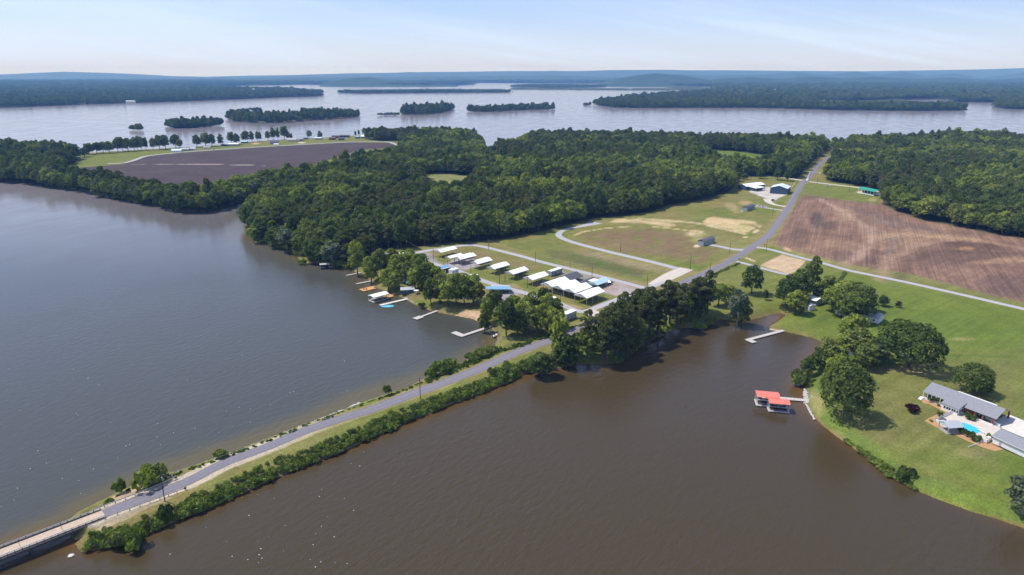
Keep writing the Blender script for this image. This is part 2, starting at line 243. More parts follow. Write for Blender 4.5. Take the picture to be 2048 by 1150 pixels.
track([(1640,398),(1690,425),(1735,455),(1745,480),(1715,515),(1690,530)],9,(.33,.23,.16),5,3,.6); track([(1745,476),(1790,468),(1860,472),(1950,478),(2060,500)],12,(.34,.22,.13),8,4,.6); track([(1760,560),(1775,520),(1830,492),(1900,478)],10,(.3,.2,.13),6,3,.5); track([(1800,562),(1815,525),(1870,503),(2060,508)],8,(.09,.06,.045),6,3,.5); track([(1700,415),(1790,440),(1880,465)],14,(.13,.1,.085),8,3,.5); track([(1560,480),(1600,465),(1680,470),(1740,490)],12,(.11,.07,.055),9,4,.45)
patch([(1608,367),(1720,377),(1762,393),(1758,408),(1700,401),(1650,394),(1611,389),(1596,400),(1590,405)],mixc(GR,OL,.35+nA*.4),2,.3); blob(1722,384,10,3,SAND,.8); blob(1745,400,12,5,(.4,.29,.14),.5)
patch([(1520,531),(1564,509),(1612,522),(1593,541),(1579,548)],mixc((.42,.29,.17),(.5,.38,.24),.5+nA*.7),2.2,.3)
# the plots west of the road
patch([(1145,462),(1200,452),(1300,447),(1380,455),(1440,485),(1475,500),(1400,545),(1340,532),(1200,498),(1150,480)],mixc(GR,OL,.6+nB*.6+nA*.3),6,1)
m=patch([(1157,470),(1210,460),(1290,456),(1362,466),(1392,490),(1440,500),(1400,530),(1340,512),(1260,505),(1200,492)],mixc((.17,.11,.065),(.19,.155,.06),.35+nA*.5+nB*.4),10,2.5); setc(m*np.clip((nA-.1)*2.5,0,1)*.45,GR)
patch([(985,482),(1060,470),(1110,478),(1215,510),(1330,540),(1320,552),(1290,565),(1190,545),(1060,510)],mixc(GR,OL,.6+nB*.7+nA*.3),4,1); patch([(1090,500),(1180,508),(1290,538),(1280,556),(1200,538),(1100,512)],mixc(GRD,(.13,.11,.05),.5+nA*.7),8,2)
patch([(1180,503),(1260,520),(1330,538),(1320,546),(1240,527),(1150,505)],(.27,.21,.12),5,1.5,k=.6)
patch([(852,512),(890,500),(935,493),(985,502),(1130,540),(1240,572),(1280,590),(1180,620),(1110,598),(960,555)],mixc(GR,OL,.5+nB*.6+nA*.3),3,.7); patch([(900,505),(960,500),(1080,530),(1060,545),(960,520)],(.2,.145,.07),8,1.5,k=.6); blob(1100,525,40,12,GR,.5,ang=15); blob(1075,570,30,8,(.3,.2,.1),.5,ang=20); blob(1150,612,20,4,(.36,.24,.13),.6,ang=15); blob(865,508,20,5,(.3,.2,.1),.5); blob(1030,572,16,5,(.33,.23,.12),.6,ang=15)
patch([(1204,572),(1228,564),(1275,570),(1292,576),(1240,592),(1206,586)],mixc((.3,.22,.18),(.36,.32,.3),.5+nA*.8),2,.6)
patch([(885,531),(905,520),(945,518),(985,523),(930,540)],(.3,.27,.27),3,.6); patch([(985,592),(1045,578),(1035,600),(1005,612)],(.27,.25,.25),3,.6); patch([(1115,540),(1165,545),(1240,568),(1190,573),(1130,560)],(.3,.27,.24),5,1,k=.6)
patch([(805,505),(855,500),(885,530),(850,550),(800,530)],(.25,.24,.24),5,1,k=.7); patch([(780,540),(860,545),(960,590),(1060,620),(1150,650),(1100,680),(1000,660),(900,600),(800,590)],mixc((.12,.13,.04),(.16,.12,.06),.5+nA*.5),10,2,k=.7)
patch([(905,623),(925,617),(962,622),(966,634),(935,634)],(.46,.31,.19),2,.5); patch([(815,592),(860,600),(866,608),(846,608),(828,603)],GR2,2,.4); patch([(960,640),(975,632),(985,650),(970,648)],GR,3,.5)
patch([(752,568),(792,572),(800,584),(770,578)],GR,3,.6)
m=patch([(1480,345),(1600,357),(1600,372),(1560,420),(1500,480),(1440,470),(1340,440),(1300,430),(1420,400),(1468,390)],mixc(GR,OL,.65+nB*.7+nA*.4),6,1.5)
patch([(1498,383),(1526,374),(1545,375),(1576,388),(1560,395),(1548,402),(1530,396)],mixc((.42,.38,.32),(.5,.47,.43),.5+nA),1.6,.3)
patch([(1412,436),(1425,433),(1518,444),(1515,448),(1480,448),(1512,456),(1490,467),(1460,458),(1420,452),(1404,446)],mixc((.5,.37,.2),(.34,.3,.12),.35+nA*.9+nB*.5),2.5,1.2); blob(1512,462,9,4,SAND,.8,ang=-20); blob(1491,474,6,2.2,SAND,.9); blob(1520,450,6,6,(.36,.25,.12),.6)
blob(1490,405,16,6,(.42,.29,.16),.7); blob(1465,415,18,10,(.35,.26,.14),.6,ang=30); blob(1475,424,14,4,(.3,.2,.1),.5)
blob(1392,468,22,10,(.42,.33,.18),.6); blob(1384,468,9,2.5,SAND,.9); blob(1394,492,10,3.5,(.62,.5,.36),1); blob(1484,421,6,1.6,(.55,.45,.33),1); blob(1400,480,25,8,(.34,.28,.11),.4)
track([(1150,470),(1165,464),(1205,457),(1255,453),(1300,453),(1345,457),(1410,465)],3.2,(.5,.38,.2),1.2,1.2,.85); track([(1230,444),(1285,438),(1330,441),(1375,444),(1420,450)],9,(.46,.36,.2),3,3,.8); track([(1245,441),(1300,444),(1335,450)],16,(.48,.36,.2),4,4,.8); track([(1418,452),(1465,462),(1490,468)],5,SAND,2,1,.8)
track([(1508,448),(1521,455)],2,SAND,.8,.3,.7); track([(1493,516),(1508,522)],2.4,SAND,.8,.3); blob(1574,498,12,4,(.5,.3,.17),.9,ang=20)
# verge of the causeway road
near=np.clip((700-GPX)/180,0,1); setc(np.clip(.5+(5.6-np.abs(D_ROAD)+nA*.6)/1.0,0,1)*near*(SH>-2)*np.clip((GPX-120)/60,0,1),mixc((.5,.42,.33),(.42,.36,.25),.5+nA))
mid=np.clip((GPX-560)/140,0,1)*(GPY>640); setc(np.clip((5.0-D_ROAD+nA*.8)/1.0,0,1)*mid*.75,(.28,.22,.1)); setc(np.clip((6-D_ROAD+nA)/1.5,0,1)*(GPY<560)*(GPX>1400)*.35,(.25,.2,.09))
patch([(222,990),(262,974),(330,948),(348,950),(300,972),(230,1002)],(.46,.32,.22),3,1,k=.8); patch([(170,1075),(205,1045),(290,1010),(340,990),(350,996),(290,1022),(230,1050)],(.33,.26,.17),3,1.4,k=.8)
# west: soil, grass and lane
patch([(-300,352),(0,360),(140,378),(320,405),(420,418),(560,380),(640,335),(800,292),(790,272),(700,274),(540,283),(160,308),(-300,306)],mixc(GR,OL,.4+nB*.4),3,.5)
patch([(120,338),(230,330),(260,324),(294,312),(376,304.5),(513,295),(700,284.5),(782,286),(800,294),(720,300),(640,325),(560,355),(470,382),(380,392),(250,378),(140,352)],mixc(SOIL,(.08,.06,.056),.5+nB*.5+nA*.2),1.5,.3)
patch([(130,328),(155,316),(180,310),(260,305),(350,300),(345,305),(290,312),(240,322),(215,327),(250,329),(140,331)],GR2,2,.2)
track([(255,328),(420,328.5),(530,331)],5,(.4,.33,.27),2,2,.8)
patch([(847,349),(868,348.5),(963,353.5),(930,362),(895,368),(870,362)],mixc((.36,.28,.17),(.25,.22,.08),.5+nA+nB*.5),1.5,.3)
patch([(1416,302),(1470,304),(1540,313),(1550,322),(1500,322),(1440,320)],GR2,2,.3); patch([(1655,308),(1678,307),(1672,315),(1655,322)],GR,2,.3); blob(511,287,9,2,(.5,.34,.2),.9); blob(603,285,9,1.6,(.6,.5,.4),.8)
# forest floors (same outlines as the woods)
F1=[(488,445),(496,468),(520,483),(573,497),(632,520),(690,533),(715,530),(735,515),(760,500),(830,495),(900,486),(960,483),(1000,478),(1060,468),(1130,451),(1190,436),(1250,431),(1300,424),(1340,410),(1370,405),(1420,396),(1458,385),(1468,370),(1464,352),(1540,352),(1596,357),(1602,348),(1612,333),(1632,316),(1652,300),(1645,290),(1450,288),(1300,283),(1150,279),(1060,280),(1052,290),(1030,299),(993,300),(990,318),(968,318),(965,300),(956,284),(925,275),(860,272),(760,275),(730,278),(760,282),(800,282),(802,295),(800,312),(770,322),(710,334),(650,352),(605,364),(585,374),(560,390),(533,404),(502,426)]
CLEAR=[[(845,348),(868,347),(966,353),(955,372),(905,404),(860,395),(845,372)],[(1410,300),(1470,302),(1550,313),(1560,330),(1500,345),(1430,335)],[(1222,300),(1238,300),(1238,306),(1222,306)]]
F2=[(0,358),(68,364),(130,376),(171,381),(222,395),(308,408),(362,421),(410,421),(478,405),(533,388),(558,382),(575,365),(590,352),(560,362),(530,374),(470,390),(410,402),(330,396),(270,384),(220,374),(170,366),(135,358),(110,352),(60,350),(0,345)]
F3=[(-400,352),(0,360),(68,366),(112,374),(130,352),(118,340),(150,326),(158,316),(110,309),(0,306),(-400,309)]
F4=[(1652,362),(1700,369),(1724,374),(1758,384),(1768,396),(1764,408),(1796,424),(1846,439),(1930,457),(1998,470),(2050,476),(2700,560),(2700,300),(2048,290),(2000,280),(1900,278),(1850,287),(1700,291),(1692,303),(1672,330),(1656,345)]
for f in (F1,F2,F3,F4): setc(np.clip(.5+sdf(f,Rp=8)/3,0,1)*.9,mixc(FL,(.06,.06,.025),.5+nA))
for f in CLEAR[:2]: patch(f,mixc((.3,.24,.13),GR,.5+nB*.6+(GPX>1200)*.6),3,.4)
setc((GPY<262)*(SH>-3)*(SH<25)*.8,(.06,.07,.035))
# banks: earth and tall grass at the waterline
inland=(GPY>262)
setc(np.clip((1.6-np.abs(SH-.2)+nA*1.3)/1.2,0,1)*.6*inland,MUD); setc(np.clip((1.0-SH+nD*.8)/.8,0,1)*(SH>0)*np.clip((1150-GPX)/50,0,1)*(GPX<1150)*np.clip((nB+.2)*3,0,1)*(GPY>520)*.35,(.3,.27,.2))
setc(np.clip((9-SH+nA*3)/4,0,1)*(SH>1)*(GPX>1600)*(GPY>700)*.75,mixc((.13,.19,.03),(.08,.12,.03),.5+nA))
blob(1635,800,18,34,(.34,.25,.13),.55,ang=-25); blob(1680,860,30,9,(.3,.22,.11),.4,ang=30); blob(1800,742,120,9,(.24,.19,.09),.55,ang=4); blob(1810,733,60,7,(.3,.2,.11),.5)
blob(1950,905,50,14,(.24,.19,.1),.4); blob(1925,678,30,5,(.3,.26,.1),.5); blob(1500,440,1,1,OL,0); blob(1950,712,200,3.5,GRD,.6,ang=2); blob(1850,1000,200,40,(.17,.22,.03),.5,ang=15); blob(1890,705,70,2,(.25,.19,.07),.4)
# ---- ground mesh
keep=(Z>-1.3); K=keep[:-1,:-1]|keep[1:,:-1]|keep[:-1,1:]|keep[1:,1:]
def gridmesh(name,X,Y,Zz,K,attrs):
    nr,nc=X.shape; ii,jj=np.nonzero(K); a_=ii*nc+jj; quads=np.stack([a_,a_+1,a_+nc+1,a_+nc],1); used=np.unique(quads); mapv=np.full(nr*nc,-1,np.int64); mapv[used]=np.arange(len(used)); quads=mapv[quads]
    me=bpy.data.meshes.new(name); me.vertices.add(len(used)); me.vertices.foreach_set('co',np.stack([X.ravel()[used],Y.ravel()[used],Zz.ravel()[used]],1).astype(np.float32).ravel())
    me.loops.add(quads.size); me.loops.foreach_set('vertex_index',quads.ravel().astype(np.int32)); me.polygons.add(len(quads)); me.polygons.foreach_set('loop_start',(np.arange(len(quads))*4).astype(np.int32)); me.polygons.foreach_set('use_smooth',np.ones(len(quads),bool)); me.update(calc_edges=True)
    for k,v_ in attrs.items():
        if v_.ndim==3:
            at_=me.attributes.new(k,'FLOAT_COLOR','POINT'); at_.data.foreach_set('color',np.concatenate([v_.reshape(-1,3)[used],np.ones((len(used),1))],1).astype(np.float32).ravel())
        else:
            at_=me.attributes.new(k,'FLOAT','POINT'); at_.data.foreach_set('value',v_.ravel()[used].astype(np.float32))
    o=bpy.data.objects.new(name,me); COL.objects.link(o); return o
def ground_mat():
    m=bpy.data.materials.new('ground'); m.use_nodes=True; nt=m.node_tree; n=nt.nodes; l=nt.links; b=n['Principled BSDF']; b.inputs['Roughness'].default_value=.95; b.inputs['Specular IOR Level'].default_value=.1
    at_=n.new('ShaderNodeAttribute'); at_.attribute_name='col'; fu=n.new('ShaderNodeAttribute'); fu.attribute_name='fur'; g=n.new('ShaderNodeNewGeometry')
    def noise(s,d,st=None,rot=0,lo=.3,hi=.7,a_=.8,b_=1.2):
        m0=n.new('ShaderNodeMapping'); l.new(g.outputs['Position'],m0.inputs[0]); m0.inputs['Rotation'].default_value=(0,0,rot)
        mp=n.new('ShaderNodeMapping'); l.new(m0.outputs[0],mp.inputs[0])
        if st: mp.inputs['Scale'].default_value=st
        q=n.new('ShaderNodeTexNoise'); q.inputs['Scale'].default_value=s; q.inputs['Detail'].default_value=d; q.inputs['Roughness'].default_value=.6; l.new(mp.outputs[0],q.inputs[0])
        r=n.new('ShaderNodeMapRange'); r.inputs[1].default_value=lo; r.inputs[2].default_value=hi; r.inputs[3].default_value=a_; r.inputs[4].default_value=b_; l.new(q.outputs[0],r.inputs[0]); return r.outputs[0],q.outputs[0]
    f1,q1=noise(1.3,6,a_=.68,b_=1.35); f2,_=noise(.09,4,a_=.86,b_=1.14)
    p,q=atn(1560,490),atn(1604,397); an=math.atan2(q[1]-p[1],q[0]-p[0])
    f3,_=noise(1.0,3,(.016,.8,1),-an,.32,.68,.45,1.5)
    def mm(op,a_,b_):
        k=n.new('ShaderNodeMath'); k.operation=op
        for i,x in enumerate((a_,b_)):
            if isinstance(x,(int,float)): k.inputs[i].default_value=x
            else: l.new(x,k.inputs[i])
        return k.outputs[0]
    f5,_=noise(1.0,2,(.005,.3,1),-an,.6,.66,0,.4)
    ff=mm('ADD',mm('MULTIPLY',mm('ADD',mm('SUBTRACT',f3,1.0),f5),mm('MULTIPLY',fu.outputs['Fac'],.5)),1.0)
    f4,_=noise(1.0,3,(.02,.35,1),-R(38),.3,.7,.87,1.13)
    k=mm('MULTIPLY',mm('MULTIPLY',f1,f2),mm('MULTIPLY',ff,f4))
    vm=n.new('ShaderNodeVectorMath'); vm.operation='SCALE'; l.new(at_.outputs['Color'],vm.inputs[0]); l.new(k,vm.inputs['Scale']); l.new(vm.outputs[0],b.inputs['Base Color'])
    bp=n.new('ShaderNodeBump'); bp.inputs['Strength'].default_value=.5; bp.inputs['Distance'].default_value=.25; l.new(q1,bp.inputs['Height']); l.new(bp.outputs[0],b.inputs['Normal'])
    return m
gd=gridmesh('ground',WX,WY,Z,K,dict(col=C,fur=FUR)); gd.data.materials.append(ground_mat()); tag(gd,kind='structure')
# ---- water: one sheet; silt and depth colour near shore, painted sky reflection far off
yy0=((575-PY[::2])/F)[:,None]; t0=CZ/(sP-yy0*cP); X0=GX[::2,::2]*t0; Y0=(cP+yy0*sP)*t0*np.ones_like(X0)
shw=SH[::2,::2]; # sampled on the land plane: near enough for tint
cove=np.clip(.5+sdf([(-760,1290),(178,1034),(520,930),(1100,690),(1420,545),(1600,560),(1750,760),(2840,1300),(2840,1310),(-760,1310)],Rp=60)[::2,::2]/40,0,1)
nw=fbm(X0,Y0,60,3,21)
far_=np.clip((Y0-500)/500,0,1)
dark=mixc((.060,.060,.048),(.056,.041,.019),cove); dark=dark*(1-far_[...,None])+np.array((.22,.195,.195))*far_[...,None]  # distant water lightened: sky reflection put into its base colour
shal=mixc((.10,.08,.03),(.12,.066,.018),cove); bw=(GPX[::2,::2]<760)&(GPY[::2,::2]<620); rs_=np.where(bw,26,14); s=np.clip((shw+rs_+nw*7)/rs_,0,1)**1.6; s=s*(GPY[::2,::2]>350)*np.clip(1-.0*nw,0,1)
s=np.where(GPY[::2,::2]>900,s*(.45+.55*np.clip((shw+12)/12,0,1)),s)
WC=dark*(1-s[...,None])+shal*s[...,None]
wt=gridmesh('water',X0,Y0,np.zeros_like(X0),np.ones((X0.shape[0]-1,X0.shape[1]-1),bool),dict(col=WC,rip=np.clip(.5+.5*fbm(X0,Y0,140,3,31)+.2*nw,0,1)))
def water_mat():
    m=bpy.data.materials.new('water'); m.use_nodes=True; nt=m.node_tree; n=nt.nodes; l=nt.links; b=n['Principled BSDF']; b.inputs['IOR'].default_value=1.33; b.inputs['Roughness'].default_value=.16
    at_=n.new('ShaderNodeAttribute'); at_.attribute_name='col'; rp=n.new('ShaderNodeAttribute'); rp.attribute_name='rip'; g=n.new('ShaderNodeNewGeometry'); l.new(at_.outputs['Color'],b.inputs['Base Color'])
    hs=[]
    for s,st,ro,d in ((.42,(1,.45,1),35,4),(1.7,(1,.55,1),18,3),(.03,(1,.4,1),20,4)):
        m0=n.new('ShaderNodeMapping'); l.new(g.outputs['Position'],m0.inputs[0]); m0.inputs['Rotation'].default_value=(0,0,R(ro)); mp=n.new('ShaderNodeMapping'); l.new(m0.outputs[0],mp.inputs[0]); mp.inputs['Scale'].default_value=st
        q=n.new('ShaderNodeTexNoise'); q.inputs['Scale'].default_value=s; q.inputs['Detail'].default_value=d; q.inputs['Roughness'].default_value=.55; l.new(mp.outputs[0],q.inputs[0]); hs.append(q.outputs[0])
    ad=n.new('ShaderNodeMath'); ad.operation='MULTIPLY_ADD'; l.new(hs[1],ad.inputs[0]); ad.inputs[1].default_value=.35; l.new(hs[0],ad.inputs[2])
    cd=n.new('ShaderNodeVectorMath'); cd.operation='LENGTH'; l.new(g.outputs['Position'],cd.inputs[0])
    mr=n.new('ShaderNodeMapRange'); mr.inputs[1].default_value=150; mr.inputs[2].default_value=900; mr.inputs[3].default_value=.4; mr.inputs[4].default_value=.0; l.new(cd.outputs['Value'],mr.inputs[0])
    st=n.new('ShaderNodeMath'); st.operation='MULTIPLY'; l.new(mr.outputs[0],st.inputs[0]); ra=n.new('ShaderNodeMapRange'); ra.inputs[3].default_value=.35; ra.inputs[4].default_value=1.5; l.new(rp.outputs['Fac'],ra.inputs[0]); l.new(ra.outputs[0],st.inputs[1])
    bp=n.new('ShaderNodeBump'); bp.inputs['Distance'].default_value=1.0; l.new(st.outputs[0],bp.inputs['Strength']); l.new(ad.outputs[0],bp.inputs['Height']); l.new(bp.outputs[0],b.inputs['Normal'])
    r2=n.new('ShaderNodeMapRange'); r2.inputs[1].default_value=.35; r2.inputs[2].default_value=.65; r2.inputs[3].default_value=.12; r2.inputs[4].default_value=.2; l.new(hs[2],r2.inputs[0]); l.new(r2.outputs[0],b.inputs['Roughness'])
    return m
wm_=water_mat(); wt.data.materials.append(wm_); tag(wt,kind='structure')
def apron():   # the rest of the lake, out of frame, joined to the same sheet
    bm=bmesh.new(); bm.from_mesh(wt.data); lay=bm.verts.layers.float_color['col']
    nx,ny=X0.shape[1],X0.shape[0]; c=[(X0[0,0],Y0[0,0]),(X0[0,-1],Y0[0,-1]),(X0[-1,-1],Y0[-1,-1]),(X0[-1,0],Y0[-1,0])]; B=30000
    o_=[(-B,-3000),(B,-3000),(B,c[2][1]),(-B,c[3][1])]
    vs=[bm.verts.new((x,y,0)) for x,y in c+o_]
    for v_ in vs: v_[lay]=(.064,.06,.045,1)
    for f in ((4,5,1,0),(5,6,2,1),(7,4,0,3)): bm.faces.new([vs[i] for i in f])
    bm.to_mesh(wt.data); bm.free()
apron()
# ---- roads
def road_mat(name,ca,cb,line=None):
    m=mat(name,ca,.9,.14,.9,.2); nt=m.node_tree; n=nt.nodes; l=nt.links; b=n['Principled BSDF']; uv=n.new('ShaderNodeUVMap'); mp=n.new('ShaderNodeMapping'); mp.inputs['Scale'].default_value=(9,.02,1); l.new(uv.outputs[0],mp.inputs[0])
    q=n.new('ShaderNodeTexNoise'); q.inputs['Scale'].default_value=1; q.inputs['Detail'].default_value=4; l.new(mp.outputs[0],q.inputs[0]); mr=n.new('ShaderNodeMapRange'); mr.inputs[1].default_value=.35; mr.inputs[2].default_value=.65; l.new(q.outputs[0],mr.inputs[0])
    mx=n.new('ShaderNodeMix'); mx.data_type='RGBA'; src=b.inputs['Base Color'].links[0].from_socket; sc=n.new('ShaderNodeVectorMath'); sc.operation='MULTIPLY'; l.new(src,sc.inputs[0]); sc.inputs[1].default_value=tuple(y/x for x,y in zip(ca,cb)); l.new(mr.outputs[0],mx.inputs[0]); l.new(src,mx.inputs[6]); l.new(sc.outputs[0],mx.inputs[7]); l.new(mx.outputs[2],b.inputs['Base Color']); return m
M['asphalt']=road_mat('asphalt',(.155,.145,.165),(.215,.2,.225)); M['gravel']=road_mat('gravel',(.33,.32,.33),(.41,.4,.4)); M['pale_gravel']=road_mat('pale_gravel',(.46,.41,.35),(.56,.5,.43))
def smooth(P,step):
    P=[np.array(p,float) for p in P]; out=[]; n=len(P)
    for i in range(n-1):
        p0=P[max(i-1,0)];p1=P[i];p2=P[i+1];p3=P[min(i+2,n-1)]; k=max(2,int(np.linalg.norm(p2[:2]-p1[:2])/step))
        for j in range(k):
            t=j/k; out.append(.5*((2*p1)+(-p0+p2)*t+(2*p0-5*p1+4*p2-p3)*t*t+(-p0+3*p1-3*p2+p3)*t**3))
    out.append(P[-1]); return out
def ribbon(name,px,width,z,mtl,kind='structure',step=4,jit=.12):
    wl=width if isinstance(width,(list,tuple)) else [width]*len(px)
    P=smooth([(*atn(*p),w_) for p,w_ in zip(px,wl)],step); n=len(P); vs=[];fs=[];uv=[]; s=0; r=random.Random(len(px))
    for i,p in enumerate(P):
        d=P[min(i+1,n-1)]-P[max(i-1,0)]; d=d[:2]/(np.hypot(*d[:2])+1e-9); nn=np.array((-d[1],d[0])); w_=p[2]/2
        if i: s+=np.hypot(*(p-P[i-1])[:2])
        for k,(o,zz_) in enumerate(((-w_-.25-r.random()*jit,z-.25),(-w_,z),(0,z+.03),(w_,z),(w_+.25+r.random()*jit,z-.25))): q=p[:2]+nn*o; vs.append((q[0],q[1],LZ+zz_)); uv.append((k/4,s/width if not isinstance(width,(list,tuple)) else s/7))
    for i in range(n-1):
        for k in range(4): a_=i*5+k; fs.append((a_,a_+1,a_+6,a_+5))
    me=bpy.data.meshes.new(name); me.from_pydata(vs,[],fs); me.materials.append(mtl); ul=me.uv_layers.new(name='UVMap')
    for lp in me.loops: ul.data[lp.index].uv=uv[lp.vertex_index]
    o=bpy.data.objects.new(name,me); COL.objects.link(o); tag(o,kind=kind); return o
wr=[5.4]*3+[5.5,5.7,6,6.6,6.8,7]+[7]*(len(ROAD)-9)
ribbon('road',ROAD,wr,.09,M['asphalt'])
ribbon('campground_road',[(1293,577),(1256,567),(1193,551),(1137,537),(1080,523),(1049,514),(986,498),(957,491.5),(932,490.5),(882,497),(845,503),(825,508),(822,514),(835,520),(865,527),(913,541),(965,561),(1017,577),(1069,591),(1111,604),(1150,620),(1172,623),(1195,614),(1240,597),(1270,585),(1293,577),(1330,563)],5.6,.06,M['gravel'])
ribbon('loop_road',[(1352,537),(1340,533),(1284,519),(1216,503),(1148,485),(1119,473),(1121,464),(1139,457),(1170,451),(1193,445),(1222,440)],[7,6.6,6.4,6.4,6.4,6.2,6,6,8,15],.05,M['gravel'])
ribbon('gravel_apron',[(1305,570),(1340,552),(1372,537)],[8,12,12],.045,M['pale_gravel'])
ribbon('concrete_apron',[(1172,626),(1184,626),(1202,630)],[13,12,7],.075,M['pale_gravel'])
ribbon('driveway',[(1416,489),(1440,493),(1470,499),(1500,500)],6,.05,M['gravel'])
ribbon('farm_lane',[(1510,494),(1525,496),(1545,500),(1612,518),(1641,525),(1691,539),(1733,548),(1820,566),(1940,593),(2048,618),(2300,675),(2700,765)],5.4,.055,M['gravel'])
ribbon('farm_driveway',[(1473,523),(1490,527),(1530,538),(1556,545),(1581,550)],4.4,.05,M['gravel'])
ribbon('barn_driveway',[(1534,398),(1538,404),(1552,410),(1574,413)],[9,8,6,7],.05,M['pale_gravel'])
ribbon('house_driveway',[(1512,412),(1535,416),(1568,421)],5,.05,M['gravel'])
ribbon('cross_road',[(1455,341),(1512,348),(1560,354),(1606,361),(1624,364),(1700,373),(1722,376),(1760,384)],6.5,.055,M['pale_gravel'])
ribbon('field_lane',[(215,327),(250,325.5),(275,318),(294,312),(350,305.6),(430,299.5),(520,293.6),(620,288),(700,284),(770,283.4),(784,286),(795,290)],8,.05,M['gravel'],step=20)
# centre line of the asphalt road
def dashes():
    mb=MB(); P=smooth([atn(*p) for p in ROAD[6:16]],3)
    for i in range(len(P)-1):
        p,q=P[i],P[i+1]
        if i%6<5: mb.bar((p[0],p[1],LZ+.135),(q[0],q[1],LZ+.135),.14,.02)
    return mb
tag(dashes().build('road_markings',mat('worn_yellow_line',(.36,.29,.14),.8,.3,2)),kind='structure')
# ---- hills on the skyline
def ridge(name,prof,dist,depth,base,seed,c1,c2,mid=None,amp=1.0):
    if mid: prof=[(x,mid+(y-mid)*amp if y<158 else y) for x,y in prof]
    xs=np.arange(-800,2860,5.0); pr=np.array(prof,float); top=np.interp(xs,pr[:,0],pr[:,1]); rows=22; V=[];nx=len(xs)
    for j in range(rows):
        t=j/(rows-1); prf=np.sin(min(1,t/.55)*math.pi/2)**1.25 if t<.55 else math.cos((t-.55)/.45*math.pi/2)
        Y=dist+(t-.55)*depth*(1+.0*xs); X=(xs-1024)/F*(dist*cP)*(1+(t-.55)*depth/dist); d=dist*cP; zt=CZ+((575-top)/F*1.0)*0+0*xs
        yv=(575-top)/F; zt=CZ+dist*(-sP+yv*cP)/(cP+yv*sP)
        z=base+(zt-base)*prf*(1+.0*xs)+ (fbm(X,Y,900,4,seed)*.16*(zt-base))*math.sin(t*math.pi)*(abs(t-.55)>.08)
        V+=[(float(x),float(Y[i]),float(zz_)) for i,(x,zz_) in enumerate(zip(X,z))]
    fs=[(j*nx+i,j*nx+i+1,(j+1)*nx+i+1,(j+1)*nx+i) for j in range(rows-1) for i in range(nx-1)]
    me=bpy.data.meshes.new(name); me.from_pydata(V,[],fs); me.materials.append(mat(name+'_woods',c1,.95,.35,.004,.1)); me.polygons.foreach_set('use_smooth',[True]*len(fs)); o=bpy.data.objects.new(name,me); COL.objects.link(o); tag(o,kind='structure')
ridge('hills',[(-800,151),(-200,150),(0,149),(68,145.8),(126,143.3),(205,145.4),(273,148),(342,152),(410,153.4),(478,151.5),(581,150),(700,146.5),(851,144.4),(1022,142),(1158,142),(1227,140),(1329,139.4),(1380,140.6),(1451,140.4),(1587,141.6),(1724,142.4),(1861,140.4),(1980,138.2),(2047,136),(2200,132),(2860,130)],20500,5000,0,3,(.04,.06,.03),0)
ridge('hills',[(-800,175),(300,175),(420,160),(500,154.5),(600,152.5),(700,153),(900,151.5),(1100,150),(1244,153),(1348,148),(1433,150.5),(1519,149),(1587,145.6),(1656,149.4),(1710,144.2),(1758,150.2),(1802,144.6),(1854,151),(1908,146.6),(1963,154),(1997,151),(2047,146),(2200,143),(2860,146)],15500,3600,20,8,(.035,.055,.025),0,149.0,1.35)
ridge('hills',[(-800,190),(600,190),(650,164),(700,156),(735,154),(776,160),(850,163),(930,172),(1180,172),(1230,158),(1278,150.5),(1312,147.5),(1370,152),(1420,160),(1450,156),(1500,154),(1560,157),(1620,153),(1690,156),(1750,153),(1830,157),(1900,155),(1980,160),(2047,156),(2860,156)],10500,2600,0,15,(.03,.05,.022),0,154.5,1.2)
